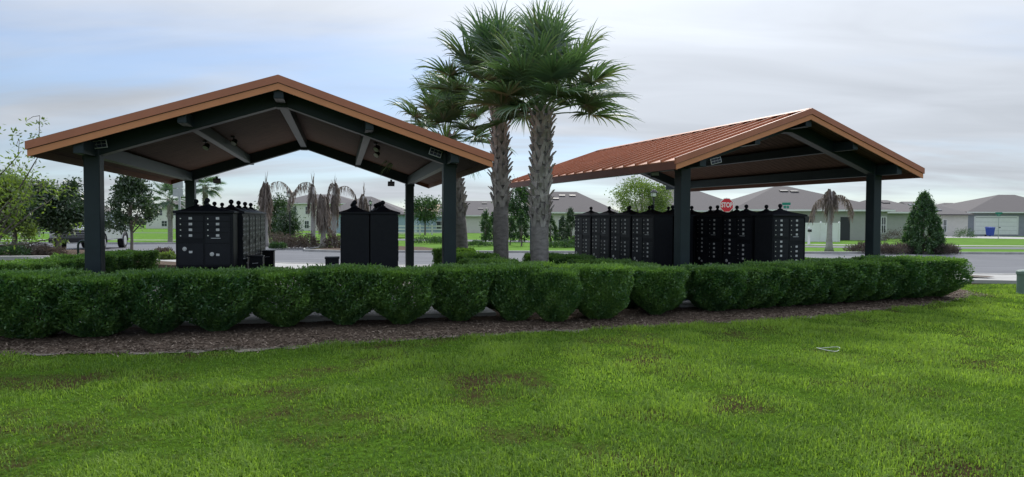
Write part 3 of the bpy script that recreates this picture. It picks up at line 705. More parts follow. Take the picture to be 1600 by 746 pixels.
# ------------------------------------------------------------------ palms
def fan(parts, base, d0, plen, rad, r, tintbase):
    """one costapalmate leaf: petiole from base, blade of many folded drooping segments. appends (V,F,T)"""
    V = []; Fc = []; T = []
    d0 = Vector(d0).normalized(); g = Vector((0, 0, -1))
    pts = [Vector(base)]; d = d0.copy(); nseg = 6
    sag = .07 * (1 - abs(d0.z)) + .015
    for k in range(nseg):
        d = (d + g * sag).normalized(); pts.append(pts[-1] + d * plen / nseg)
    side = d.cross(Vector((0, 0, 1)))
    if side.length < .05: side = Vector((1, 0, 0))
    side.normalize()
    side = (side + Vector((0, 0, 1)) * r.uniform(-.35, .35)).normalized(); side = (side - d * side.dot(d)).normalized()
    nrm = side.cross(d).normalized()
    def strip(pl, wv):
        o = len(V)
        for p_, w_ in zip(pl, wv): V.append(p_ - w_); V.append(p_ + w_)
        for i in range(len(pl) - 1): Fc.append((o + 2 * i, o + 2 * i + 1, o + 2 * i + 3, o + 2 * i + 2))
    strip(pts, [side * (.022 - .002 * k) for k in range(len(pts))]); T.extend([tintbase + .35] * (2 * len(pts)))
    n0 = len(V)
    strip([q + nrm * .001 for q in pts], [nrm * (.016 - .0015 * k) for k in range(len(pts))]); T.extend([tintbase + .35] * (2 * len(pts)))
    hub = pts[-1]; NS = 54
    droop = r.uniform(.22, .62)
    for i in range(NS):
        f = (i + .5) / NS * 2 - 1; ph = f * R(148) + r.gauss(0, .02)
        L = rad * (.60 + .40 * math.cos(ph * .72)) * r.uniform(.9, 1.06)
        sd = (d * math.cos(ph) + side * math.sin(ph) + nrm * (.30 * abs(math.sin(ph)) + r.gauss(0, .05))).normalized()
        root = hub + d * (.16 * rad * max(0, math.cos(ph)) ** 2)
        pl = []; wv = []; p_ = root.copy(); dd = sd.copy(); w = sd.cross(nrm).normalized()
        ks = [.0, .2, .42, .62, .8, 1.0]; wd = [.005, .019, .020, .014, .008, .0012]
        tip = droop * r.uniform(.5, 1.5)
        for j, k_ in enumerate(ks):
            if j:
                dd = (dd + g * tip * (k_ ** 2.2) * .8 + Vector((r.gauss(0, .03), r.gauss(0, .03), 0)) * (k_ > .5)).normalized()
                p_ = p_ + dd * L * (ks[j] - ks[j - 1])
            pl.append(p_.copy()); wv.append((w + nrm * (.55 if i % 2 else -.55)).normalized() * wd[j])
        strip(pl, wv); t = tintbase + r.gauss(0, .10)
        for j in range(len(ks)): T.extend([min(1, max(0, t + .18 * (j >= 4)))] * 2)
    parts.append((np.array([tuple(v) for v in V]), np.array(Fc), np.array(T)))

def fan_palm(label, x, y, ztop, rbase, rtop, zboot, nl, plen, rad, seed, lean=(0, 0), elmin=-38, skew=(0, 0), group='tall fan palms between the shelters'):
    r = random.Random(seed)
    t = thing('fan_palm', label, 'palm', (x, y, -.08), 0, group)
    b = MB(); pts = []; rr = []
    K = 26
    for k in range(K + 1):
        f = k / K; z = f * ztop
        pts.append((lean[0] * f * f, lean[1] * f * f, z)); w = rbase + (rtop - rbase) * f
        if f < .06: w += .05 * (1 - f / .06)
        rr.append(w + r.uniform(-.006, .006) - (.02 if z > zboot else 0))
    b.tube(pts, rr, 18); tr = b.build('trunk', M['palmtrunk'], t, smooth=True)
    b = MB(); z = zboot; i = 0
    while z < ztop - .02:
        f = z / ztop; cx, cy = lean[0] * f * f, lean[1] * f * f; w = rbase + (rtop - rbase) * f - .02
        for kk in range(5):
            th = i * .63 + kk * 2 * PI / 5 + r.uniform(-.12, .12)
            big = r.uniform(.8, 1.2); out = .055 + .03 * r.random() + (.05 if r.random() < .2 else 0)
            for sg in (-1, 1):
                th2 = th + sg * .42 * big; L = .26 * big
                def pt(a, rad_, zz): return Vector((cx + rad_ * math.cos(a), cy + rad_ * math.sin(a), zz))
                hw = .045 * big / w * .75
                a0 = [pt(th - hw, w - .005, z), pt(th + hw, w - .005, z), pt(th + hw, w + .022, z + .01), pt(th - hw, w + .022, z + .01)]
                tm = (th + th2) / 2
                a1 = [pt(tm - hw * .8, w + .008, z + L * .5), pt(tm + hw * .8, w + .008, z + L * .5), pt(tm + hw * .8, w + .038, z + L * .5), pt(tm - hw * .8, w + .038, z + L * .5)]
                a2 = [pt(th2 - hw * .45, w + out, z + L), pt(th2 + hw * .45, w + out, z + L), pt(th2 + hw * .45, w + out + .018, z + L), pt(th2 - hw * .45, w + out + .018, z + L)]
                b.hexa(a0, a1); b.hexa(a1, a2)
        z += .115; i += 1
    b.build('leaf_bases', M['boot'], tr)
    parts = []; top_ = Vector((lean[0], lean[1], ztop - .02))
    for i in range(nl):
        f = (i + .5) / nl
        el = R(86 - (86 - elmin) * f ** .82 + r.uniform(-7, 7)); az = i * 2.39996 + r.uniform(-.2, .2)
        d = (math.cos(el) * math.cos(az), math.cos(el) * math.sin(az), math.sin(el))
        bs = top_ + Vector((d[0] * rtop * .6, d[1] * rtop * .6, .12 * (1 - f)))
        el2 = max(el, R(8)) if el < R(8) else el
        d2 = (math.cos(el2) * math.cos(az), math.cos(el2) * math.sin(az), math.sin(el2) + .1)
        q = len(parts)
        fan(parts, bs, d if el > R(0) else (d[0], d[1], d[2] * .6), plen * r.uniform(.82, 1.15) * (1.22 if el > R(55) else 1) * (1 + skew[0] * d[0] + skew[1] * d[1]), rad * r.uniform(.88, 1.1), r, .22 + .25 * r.random())
    V, Fc, T = join(parts); npmesh('crown', V, Fc, M['l_palm'], t, tint=np.clip(T, 0, 1))
    return t
Yp = 12.4; fan_palm('nearest tall fan palm, its trunk in front of the orange roof edge', X(843, Yp), Yp, 3.45, .165, .165, 1.36, 44, .82, .84, 4, lean=(.05, .1), elmin=14, skew=(.22, 0))
Yp = 14.2; fan_palm('tall fan palm just left of and behind the nearest palm', X(783, Yp), Yp, 3.95, .165, .155, 1.75, 38, .86, .86, 11, lean=(-.06, .1), elmin=14, skew=(-.25, 0))
Yp = 16.2; fan_palm('shorter fan palm rising behind the left shelter front right post', X(722, Yp), Yp, 3.3, .175, .165, 1.55, 26, .86, .76, 23, lean=(-.36, -.3), elmin=0)
for px, Y, zt, lb in ((266, 46, 2.9, 'small distant fan palm left of the shelter rear left post'), (321, 52, 4.1, 'distant fan palm rising above the eight door mailbox')):
    o = fan_palm(lb, X(px, Y), Y, zt, .16, .15, 1.6, 22, .75, .75, int(px), group='distant fan palms'); o.location.z = gz(Y)

# dead palms
def dead_palm(label, px, Y, h, nf, seed, spear=True, up=.3, L=1.7, arch=None):
    r = random.Random(seed); t = thing('dead_palm', label, 'palm', (X(px, Y), Y, gz(Y) + .05), 0, 'dead brown palms')
    b = MB(); b.tube([(0, 0, 0), (0, 0, .25), (0, 0, .7), (.02, 0, h * .6), (.03, 0, h - .15)], [.24, .17, .13, .11, .09], 12); b.build('trunk', M['deadtrunk'], t, smooth=True)
    V = []; Fc = []; T = []
    def ribbon(a, c, w, tt):
        o = len(V); s = (c - a).cross(Vector((r.gauss(0, 1), r.gauss(0, 1), .2))).normalized() * w
        m_ = (a + c) / 2 + Vector((r.gauss(0, .02), r.gauss(0, .02), 0))
        V.extend([a - s, a + s, m_ - s, m_ + s, c - s * .3, c + s * .3]); Fc.extend([(o, o + 1, o + 3, o + 2), (o + 2, o + 3, o + 5, o + 4)]); T.extend([tt] * 6)
    fr = []
    for i in range(nf):
        az = i * 2.4 + r.uniform(-.4, .4); fr.append((az, up * r.uniform(.3, 1.3), r.uniform(.12, .34), L * r.uniform(.45, 1.1)))
    for a_ in (arch or []): fr.append(a_)
    for az, upk, out, ll in fr:
        p_ = Vector((.03, 0, h - .02 - r.uniform(0, .75) ** 1.2)); d = Vector((math.cos(az) * .6, math.sin(az) * .6, upk * 2.4)).normalized()
        n = 16; tt = r.uniform(.1, .8)
        for k in range(n):
            q = p_ + d * ll / n; d = (d + Vector((0, 0, -1)) * (.42 if out < .6 else .24)).normalized()
            rad_ = math.hypot(q.x, q.y)
            lim = out * (.35 + .95 * min(1, k / 11))
            if out < .6 and rad_ > lim: q.x *= lim / rad_; q.y *= lim / rad_
            ribbon(p_, q, .018, tt)
            for s_ in range(5):
                a0 = p_ + (q - p_) * r.random(); le = r.uniform(.25, .55)
                ribbon(a0, a0 + Vector((r.gauss(0, .07), r.gauss(0, .07), -le)), .016, min(1, max(0, tt + r.gauss(0, .2))))
            p_ = q
    if spear:
        for k in range(7):
            ribbon(Vector((.03, 0, h - .1)), Vector((.03 + r.gauss(0, .06), r.gauss(0, .06), h + r.uniform(.25, .75))), .02, .3)
    npmesh('dead_fronds', np.array([tuple(v) for v in V]), np.array(Fc), M['l_frond'], t, tint=np.array(T))
    return t
dead_palm('dead palm with one frond arching right, behind the eight door mailbox', 415, 38.0, 3.55, 22, 1, L=2.4, arch=[(0.2, .5, .9, 2.3)])
dead_palm('leafless dead palm with a green topped stub and a frond arching left', 489, 37.5, 3.5, 8, 2, L=2.2, arch=[(PI - .1, .25, .9, 2.0), (PI + .2, .3, .9, 2.2)])
dead_palm('dead palm with a thick skirt of hanging fronds in the island', 505, 35.5, 2.75, 24, 3, spear=False, L=2.0)
dead_palm('dead palm with one frond hooked to the right', 522, 38.5, 3.55, 9, 4, L=2.0, arch=[(.1, .55, .9, 1.9)])
dead_palm('dead palm standing partly behind the left plain black mailbox end', 568, 40, 3.1, 15, 5, L=1.9)
dead_palm('single dead palm beside the white vinyl fence', 1296, 33, 3.1, 9, 6, spear=False, L=1.5, arch=[(0.1, .35, .9, 1.9), (.2, .3, .9, 1.8), (PI, .25, .9, 1.6), (PI + .3, .3, .9, 1.7)])

# ------------------------------------------------------------------ broadleaf trees
def tree(name, label, x, y, z0, h_trunk, rt, crown_c, crown_r, nleaf, lsize, m, seed, nclump=40, group=None, cat='tree', shell=.55, limbs=7, clump=.3, shape=None, asp=.5):
    """crown_c height of the crown centre above the ground, crown_r (rx, ry, rz)"""
    global rng
    keep = rng; rng = np.random.default_rng(seed); r = random.Random(seed)
    t = thing(name, label, cat, (x, y, z0), 0, group)
    b = MB(); cc = Vector((0, 0, crown_c))
    b.tube([(0, 0, -.05), (0, 0, .1), (.02, .0, h_trunk * .6), (0, .02, h_trunk), (0, 0, crown_c + crown_r[2] * .4)], [rt * 1.5, rt * 1.05, rt * .9, rt * .8, rt * .2], 8)
    # clump centres
    d = unit(rng.normal(0, 1, (nclump, 3))); rad = rng.uniform(shell, .95, (nclump, 1)); cl = d * rad
    if shape == 'cone':
        zc = rng.uniform(-.95, .95, nclump); w = np.clip(np.interp(zc, [-1, -.75, 0, .6, 1], [.75, .95, .8, .42, .05]), 0, 1)
        a = rng.uniform(0, 2 * PI, nclump); q = np.sqrt(rng.uniform(.2, 1, nclump)) * w
        cl = np.stack([q * np.cos(a), q * np.sin(a), zc], 1)
    C = cl * np.array(crown_r) + np.array([0, 0, crown_c])
    for k in range(limbs):
        e = Vector(C[k % nclump]); s0 = Vector((0, 0, h_trunk * r.uniform(.75, 1.15))); mid = (s0 + e) / 2 + Vector((r.gauss(0, .1), r.gauss(0, .1), .12 * crown_r[2]))
        b.tube([s0, mid, e], [rt * .5, rt * .32, rt * .1], 6)
    b.build('trunk', M['bark'], t, smooth=True)
    ci = rng.integers(0, nclump, nleaf)
    P = C[ci] + rng.normal(0, 1, (nleaf, 3)) * clump * np.array(crown_r) * rng.uniform(.3, 1, (nleaf, 1))
    out = unit(P - np.array([0, 0, crown_c]))
    tone = rng.normal(0, .14, nclump)[ci]
    V, Fc, T = leaves(P, out, lsize, lsize * asp, np.clip(.38 + tone + rng.normal(0, .14, nleaf), 0, 1), .9, .1)
    npmesh('crown', V, Fc, m, t, tint=T)
    rng = keep
    return t
# left group
Y = 27.5; tree('shade_tree', 'dense dark round tree left of the left shelter, nearest of the bed', X(91, Y), Y, gz(Y), 1.05, .10, 2.02, (1.22, 1.22, .98), 30000, .14, M['l_dark'], 1, 60, shell=.35, clump=.2)
Y = 31; tree('shade_tree', 'tall yellow green tree behind the round one at the left edge', X(22, Y), Y, gz(Y), 1.0, .12, 2.15, (1.35, 1.3, 1.6), 26000, .13, M['l_light'], 2, 60, shell=.35, clump=.2)
Y = 34; tree('shade_tree', 'dark tree at the far left cut by the frame', X(-22, Y), Y, gz(Y), 1.1, .12, 2.1, (1.3, 1.3, 1.4), 12000, .13, M['l_dark'], 3, 50, shell=.35, clump=.2)
Y = 25.5; tree('magnolia_tree', 'glossy open crowned dark tree right of the left shelter front left post', X(205, Y), Y, gz(Y), 1.15, .06, 2.12, (1.05, 1.05, .98), 7500, .13, M['l_dark'], 4, 60, shell=.4, clump=.16, shape='cone')
# branchy pale tree at the frame edge: trunk outside the frame, open sprays
def branchy(label, x, y, z0, seed):
    global rng
    keep = rng; rng = np.random.default_rng(seed); r = random.Random(seed)
    t = thing('young_tree', label, 'tree', (x, y, z0)); b = MB()
    b.tube([(0, 0, 0), (.05, 0, 1.0), (.12, .05, 1.6)], [.07, .055, .045], 8)
    tips = []
    for k in range(15):
        s0 = Vector((.1, .03, r.uniform(.9, 1.6))); az = r.uniform(-1.2, 1.2) if k % 3 else r.uniform(2, 4.2)
        L = r.uniform(.9, 2.5); d = Vector((math.cos(az), math.sin(az) * .7, r.uniform(.1, 2.2))).normalized()
        p_ = s0.copy(); pts = [p_.copy()]
        for j in range(6):
            d = (d + Vector((r.gauss(0, .16), r.gauss(0, .16), r.gauss(.02, .12)))).normalized(); p_ = p_ + d * L / 6; pts.append(p_.copy())
            if j >= 1:
                tips.append(p_ + Vector((r.gauss(0, .06), r.gauss(0, .06), r.gauss(0, .06))))
                if r.random() < .85:
                    e = p_ + Vector((r.gauss(0, .22), r.gauss(0, .18), r.gauss(.05, .16))); b.tube([p_, (p_ + e) / 2 + Vector((0, 0, .03)), e], [.007, .005, .003], 4); tips.append(e)
        b.tube(pts, [.022, .018, .015, .012, .009, .006, .004], 5)
    b.build('trunk', M['bark'], t)
    C = np.array([tuple(q) for q in tips]); n = 15 * len(C); ci = rng.integers(0, len(C), n)
    P = C[ci] + rng.normal(0, .065, (n, 3)); V, Fc, T = leaves(P, unit(P - C[ci] + 1e-6), .085, .034, np.clip(.55 + rng.normal(0, .2, len(C))[ci] + rng.normal(0, .12, n), 0, 1), .6, -.1)
    npmesh('crown', V, Fc, M['l_light'], t, tint=T); rng = keep
Y = 12.5; branchy('sparse pale green tree with open branches at the left edge', X(-18, Y), Y, -.1, 5)
# middle distance
def at_tree(px, Y, **k): return dict(x=X(px, Y), y=Y, z0=gz(Y), **k)
tree('shade_tree', 'dark leafy tree behind the nearest palm trunk', h_trunk=1.0, rt=.1, crown_c=3.0, crown_r=(1.3, 1.3, 1.6), nleaf=5000, lsize=.2, m=M['l_mid'], seed=12, **at_tree(812, 52))
tree('shade_tree', 'large feathery pale tree above the left mailbox row of the right shelter', h_trunk=1.4, rt=.14, crown_c=3.3, crown_r=(2.3, 2, 1.9), nleaf=9000, lsize=.2, m=M['l_light'], seed=13, nclump=60, clump=.22, **at_tree(1003, 52), asp=.35)
tree('shade_tree', 'small round tree behind the distant red stop sign', h_trunk=1.5, rt=.1, crown_c=2.9, crown_r=(2.2, 1.8, 1.4), nleaf=4200, lsize=.26, m=M['l_mid'], seed=14, **at_tree(664, 78))
tree('shade_tree', 'dark tree behind the street lamp in the island', h_trunk=.6, rt=.1, crown_c=1.9, crown_r=(1.2, 1.2, 1.5), nleaf=5000, lsize=.2, m=M['l_dark'], seed=15, **at_tree(428, 50))
tree('shade_tree', 'round dark green shrub tree below the street lamp', h_trunk=.4, rt=.1, crown_c=1.3, crown_r=(.95, .95, 1.1), nleaf=4000, lsize=.16, m=M['l_dark'], seed=16, **at_tree(447, 47), shell=.3)
for i, (px, lb) in enumerate(((758, 'thin pale sapling left of the second palm trunk'), (771, 'leafy sapling hugging the left side of the second palm trunk'), (797, 'sapling just right of the second palm trunk'))):
    tree('young_tree', lb, h_trunk=.5, rt=.04, crown_c=1.25, crown_r=(.5, .5, .85), nleaf=1800, lsize=.14, m=M['l_mid'], seed=20 + i, shape='cone', clump=.2, nclump=28, **at_tree(px, 42 + i))
tree('young_tree', 'round topped young tree between the two palm trunks', h_trunk=.55, rt=.05, crown_c=1.3, crown_r=(.48, .48, .95), nleaf=2600, lsize=.12, m=M['l_mid'], seed=24, shape='cone', clump=.16, nclump=34, **at_tree(815, 41))
for i, (px, Y, w, hh, lb) in enumerate(((860, 40, .55, 1.8, 'narrow cone shaped evergreen right of the nearest palm trunk'), (879, 43, .45, 1.8, 'middle cone shaped evergreen beside the left mailbox row'), (892, 40, .62, 2.15, 'widest cone shaped evergreen touching the left mailbox row'))):
    tree('cone_evergreen', lb, X(px, Y), Y, gz(Y), .25, .06, hh / 2 + .1, (w, w, hh / 2), 5200, .10, M['l_dark'] if i else M['l_mid'], 30 + i, 90, shape='cone', clump=.11, group='cone shaped evergreens by the left mailbox row', limbs=3)
Y = 31.5; tree('cone_evergreen', 'large cone shaped holly right of the right shelter', X(1443, Y), Y, gz(Y), .2, .08, 1.42, (.92, .92, 1.45), 34000, .095, M['l_cone'], 40, 420, shape='cone', clump=.075, limbs=3)

def shrub(label, px, Y, rx_, rz_, m, seed, n=1400, lsize=.12, up=.3, asp=.3, name='shrub', group=None, dz=0.05):
    global rng
    keep = rng; rng = np.random.default_rng(seed)
    d = unit(rng.normal(0, 1, (n, 3))); d[:, 2] = np.abs(d[:, 2]); P = d * rng.uniform(.35, 1, (n, 1)) ** .6 * np.array([rx_, rx_ * .8, rz_]) * (1 + .15 * np.sin(d[:, :1] * 7 + seed) + .12 * np.sin(d[:, 1:2] * 9))
    V, Fc, T = leaves(P, d, lsize, lsize * asp, np.clip(rng.normal(.45, .2, n), 0, 1), .7, up)
    o = npmesh(name, V, Fc, m, tint=T); o.location = (X(px, Y), Y, gz(Y) + dz); tag(o, label, 'shrub', group); rng = keep
for i, (px, Y, w, h, m, lb) in enumerate((
    (445, 35.5, .75, .62, 'l_dry', 'dry grey shrub left of the skirted dead palm in the island'),
    (463, 34.5, .8, .75, 'l_dry', 'wider dry grey shrub in the middle of the island bed'),
    (483, 36, .7, .7, 'l_dry', 'dry grey shrub touching the leafless dead palm'),
    (520, 34.5, .55, .85, 'l_dry', 'egg shaped brown green shrub beside the plain black mailbox end'),
    (425, 44, 1.1, .8, 'l_dry', 'clipped brownish hedge left of the street lamp'),
    (434, 33.5, .5, .3, 'l_mid', 'low green clump at the left tip of the island'),
    (255, 24.6, .45, .35, 'l_dry', 'straw coloured grass clump left of the eight door mailbox'),
    (262, 23.7, .3, .25, 'l_light', 'small pale clump in the mulch left of the mailbox'),
    (1350, 32, .8, .42, 'l_plum', 'plum grey ornamental grass behind the right shelter front right post'),
    (1382, 31, .85, .42, 'l_plum', 'plum grey ornamental grass right of the front right post'),
    (1410, 31.5, .8, .42, 'l_plum', 'plum grey ornamental grass at the foot of the holly'),
    (1476, 31, .7, .42, 'l_plum', 'plum grey ornamental grass right of the holly'),
    (1400, 58, 1.6, 1.0, 'l_dry', 'low brown bush against the sage house wall'),
    (1508, 72, 1.2, 1.0, 'l_mid', 'rounded green bush left of the garage'),
    (15, 25.5, 1.0, .42, 'l_mid', 'low green shrub in the left bed below the pale tree'),
    (45, 26.5, 1.2, .5, 'l_dry', 'straw coloured low grasses in the left planting bed'),
    (72, 25.8, .7, .38, 'l_dry', 'small straw tuft beside the round tree trunk'),
    (668, 46, 1.4, .45, 'l_mid', 'low green shrub below the distant stop sign'),
    (690, 46.5, 1.0, .45, 'l_mid', 'low green shrub right of the distant stop sign'),
    (868, 38, 1.2, .35, 'l_mid', 'low ground shrub in front of the narrow evergreen'),
    (888, 38.5, 1.0, .4, 'l_mid', 'low ground shrub in front of the widest evergreen'),
    (745, 40, 1.1, .3, 'l_mid', 'low ground shrub left of the pale sapling'))):
    shrub(lb, px, Y, w, h, M[m], 100 + i, up=.9 if m == 'l_plum' else .3, asp=.12 if m == 'l_plum' else .3, lsize=.22 if m == 'l_plum' else .13, dz=.1)

# ------------------------------------------------------------------ houses
def house(label, x0, x1, Y, depth, wh, rise, wm, rm, zb=None, ridge=(.32, .68), ov=.45, wins=(), doors=(), garage=None, vents=(), storeys=1, rz=0, name='house', panels=(), ply=None, trim=True):
    """front wall from x0 to x1 at distance Y; openings as (x fraction, z centre, w, h)"""
    zb = gz(Y) if zb is None else zb
    w = x1 - x0
    t = thing(name, label, 'house', (x0, Y, zb), rz)
    b = MB(); b.box((w / 2, depth / 2, wh / 2 - .15), (w, depth, wh + .3)); wall = b.build('wall', wm, t)
    b = MB(); e = ov; z0 = wh
    A = [(-e, -e, z0), (w + e, -e, z0), (w + e, depth + e, z0), (-e, depth + e, z0)]
    A2 = [(x, y, z0 + .16) for x, y, _ in A]
    r0, r1 = (w * ridge[0], depth / 2, z0 + .16 + rise), (w * ridge[1], depth / 2, z0 + .16 + rise)
    b.add(A + A2 + [r0, r1], [(3, 2, 1, 0), (0, 1, 5, 4), (1, 2, 6, 5), (2, 3, 7, 6), (3, 0, 4, 7), (4, 5, 9, 8), (5, 6, 9), (6, 7, 8, 9), (7, 4, 8)])
    roof = b.build('roof', rm, t)
    if trim:
        b = MB(); b.box((w / 2, -e - .013, z0 + .08), (w + 2 * e, .02, .15)); b.build('fascia_trim', M['trim'], t)
    def slope(fx, fy):                       # a point on the front slope
        y = -e + (depth / 2 + e) * fy; return Vector((w * fx, y, z0 + .16 + rise * fy))
    ang = math.atan2(rise, depth / 2 + e)
    for fx, fy in vents:
        b = MB(); b.box(slope(fx, fy) + Vector((0, 0, .03)), (.75, .35, .16), M=Matrix.Rotation(ang, 4, 'X')); b.build('roof_vent', M['darkplastic'], roof)
    for fx, fy, pw_, ph_ in panels:
        b = MB(); b.box(slope(fx, fy) + Vector((0, 0, .07)), (pw_, ph_, .05), M=Matrix.Rotation(ang, 4, 'X')); b.build('solar_panel', M['cells'] if ply is None else M['plywood'], roof)
    for fx, zc, ww, hh in wins:
        b = MB(); x = w * fx; f = .07
        b.box((x, -.02, zc + hh / 2 - f / 2), (ww, .05, f)); b.box((x, -.02, zc - hh / 2 + f / 2), (ww, .05, f)); b.box((x, -.021, zc), (ww - .02, .045, .045))
        for s_ in (-1, 1): b.box((x + s_ * (ww / 2 - f / 2), -.02, zc), (f, .048, hh - 2 * f))
        b.box((x, -.0215, zc), (.04, .04, hh - 2 * f)); fr = b.build('window', M['trim'], t)
        b = MB(); b.box((x, -.004, zc), (ww - .1, .012, hh - .1)); b.build('pane', M['glass'], fr)
    for fx, ww, hh, m in doors:
        b = MB(); b.box((w * fx, -.012, hh / 2), (ww, .03, hh)); b.build('door', m, t)
    if garage:
        fx, ww, hh = garage
        b = MB(); x = w * fx
        for i in range(4): b.box((x, -.02, hh * (i + .5) / 4), (ww, .04, hh / 4 - .02))
        gd = b.build('garage_door', M['white'], t)
        b = MB()
        for s_ in (-1, 1): b.box((x + s_ * (ww / 2 + .1), -.025, (hh + .2) / 2), (.18, .06, hh + .2))
        b.box((x, -.025, hh + .14), (ww + .02, .06, .2)); b.build('door_frame', M['trim'], gd)
        b = MB(); b.box((x + ww * .08, -.05, hh * .42), (.25, .03, .12)); b.build('handle', M['darkplastic'], gd)
    return t
def HX(a, b_, Y): return X(a, Y), X(b_, Y)
x0, x1 = HX(432, 560, 128)
house('two storey cream house with paired dark windows beyond the dead palms', x0, x1, 128, 11, 5.1, 1.9, M['w_cream'], M['shingle'], ridge=(.3, .62), wins=[(.2, 3.9, 1.5, 1.5), (.38, 3.9, .9, 1.5), (.66, 3.9, 1.4, 1.4), (.2, 1.2, 1.5, 1.5), (.37, 1.2, .9, 1.5), (.56, 1.2, 1.2, 1.6), (.66, 1.2, 1.2, 1.6), (.85, 1.2, 1.4, 1.5)])
x0, x1 = HX(505, 633, 96)
house('grey hip roofed house directly behind the plain black mailbox ends', x0, x1, 96, 12, 2.75, 2.7, M['w_blue'], M['shingle'], zb=-.85, ridge=(.38, .48), vents=[(.40, .62), (.52, .5)], trim=False)
x0, x1 = HX(622, 700, 112)
house('pale blue house with bare tan sheathing patches on its roof', x0, x1, 112, 12, 2.75, 2.2, M['w_blue'], M['shingle2'], zb=-1.0, ridge=(.2, .82), panels=[(.42, .48, 1.9, 5.0), (.66, .5, 1.9, 5.0)], ply=True, wins=[(.86, 1.3, 1.6, 1.5)], vents=[(.2, .7)])
x0, x1 = HX(690, 820, 100)
house('long pale house between the shelter post and the palm trunks', x0, x1, 100, 11, 2.75, 2.3, M['w_beige'], M['shingle'], zb=-.95, ridge=(.2, .85), vents=[(.5, .8), (.46, .42)])
x0, x1 = HX(820, 962, 78)
house('brown hip roofed house behind the cone shaped evergreens', x0, x1, 78, 12, 2.7, 2.6, M['w_beige'], M['shingle2'], zb=-.6, ridge=(.34, .62), vents=[(.44, .78), (.56, .78), (.36, .62)], wins=[(.42, 1.4, 1.2, 1.3)])
x0, x1 = HX(1010, 1170, 66)
house('grey roofed house behind the stop sign', x0, x1, 66, 11, 2.7, 2.5, M['w_beige'], M['shingle'], zb=-.5, ridge=(.2, .55), vents=[(.48, .72), (.40, .58)])
x0, x1 = HX(1150, 1386, 60)
house('sage green house with a dark screen door behind the single dead palm', x0, x1, 60, 12, 2.65, 2.35, M['w_green'], M['shingle2'], zb=-.42, ridge=(.43, .52), vents=[(.445, .76), (.515, .74)], doors=[(.722, .85, 2.15, M['screen']), (.40, 3.0, 2.2, M['screen'])], wins=[(.975, 1.45, .5, 1.5)])  # wider dark panel paints the shaded porch opening onto the wall
x0, x1 = HX(1372, 1452, 68)
house('sage house partly hidden by the cone shaped holly', x0, x1, 68, 11, 2.65, 1.35, M['w_green'], M['shingle2'], zb=-.5, ridge=(.3, .75), vents=[(.55, .72)])
x0, x1 = HX(1440, 1512, 84)
house('beige house with solar panels right of the holly', x0, x1, 84, 11, 2.6, 1.7, M['w_beige'], M['shingle'], zb=-.5, ridge=(.1, .6), wins=[(.5, 1.3, .5, 1.6)], panels=[(.32, .5, 2.6, 3.2)], trim=False)
x0, x1 = HX(1472, 1545, 135)
house('two storey beige house with roof solar panels far behind', x0, x1, 135, 11, 4.3, 1.6, M['w_beige'], M['shingle2'], zb=-.9, ridge=(.4, .6), panels=[(.36, .45, 3.2, 2.2), (.62, .45, 2.4, 2.2)], wins=[(.7, 3.4, 1.4, 1.2)])
x0, x1 = HX(1512, 1680, 86)
house('blue grey house with a wide white garage door at right', x0, x1, 86, 13, 2.75, 2.45, M['w_grey'], M['shingle2'], zb=-.32, ridge=(.62, .78), garage=(.262, 5.3, 2.15), wins=[(.6, 1.4, 1.2, 1.3)])
x0, x1 = HX(228, 300, 150)
house('distant pale house behind the small fan palm at left', x0, x1, 150, 10, 4.6, 1.6, M['w_cream'], M['shingle'], zb=-1.1, wins=[(.3, 3.6, 1.3, 1.3), (.65, 3.6, 1.3, 1.3), (.4, 1.2, 1.3, 1.3)])
x0, x1 = HX(96, 150, 140)
house('distant grey house glimpsed between the tree and the left post', x0, x1, 140, 10, 3.2, 2.2, M['w_grey'], M['shingle'], zb=-1.1, wins=[(.8, 1.4, 1.3, 1.3)])
x0, x1 = HX(340, 404, 150)
house('distant beige house behind the edge on mailbox row', x0, x1, 150, 10, 2.8, 1.8, M['w_beige'], M['shingle'], zb=-1.1)
band('driveway', [(x, 60 if x > X(1490, 70) + 2 else 72, 85.8) for x in (X(1490, 70), X(1500, 70), X(1582, 80))], M['conc'], .05)

# ------------------------------------------------------------------ fences
def vinyl_fence(label, xa, xb, Y, h, z):
    t = thing('vinyl_fence', label, 'fence', (xa, Y, z)); n = max(1, round((xb - xa) / 1.8)); w = (xb - xa) / n
    for i in range(n):
        b = MB(); b.box((w * (i + .5), 0, h / 2), (w - .13, .04, h - .1)); b.box((w * (i + .5), 0, h - .06), (w - .13, .06, .09)); b.box((w * (i + .5), 0, .1), (w - .13, .06, .12)); b.build('panel', M['white'], t)
    for i in range(n + 1):
        b = MB(); b.box((w * i, 0, h / 2), (.12, .12, h + .06)); b.add([(w * i - .07, -.07, h + .03), (w * i + .07, -.07, h + .03), (w * i + .07, .07, h + .03), (w * i - .07, .07, h + .03), (w * i, 0, h + .11)], [(0, 1, 4), (1, 2, 4), (2, 3, 4), (3, 0, 4), (3, 2, 1, 0)]); b.build('post', M['white'], t)
vinyl_fence('white vinyl privacy fence between the last mailbox and the dead palm', X(1225, 55), X(1311, 55), 55, 1.65, gz(55) - .05)
Yf = 80
t = thing('rail_fence', 'white three rail fence in front of the pale blue house', 'fence', (X(618, Yf), Yf, gz(Yf)))
wf = X(694, Yf) - X(618, Yf)
for i in range(5):
    b = MB(); b.box((wf * i / 4, 0, .62), (.16, .14, 1.3)); b.build('post', M['white'], t)
for k in range(3):
    b = MB(); b.box((wf / 2, -.09, .3 + .38 * k), (wf, .04, .15)); b.build('rail', M['white'], t)
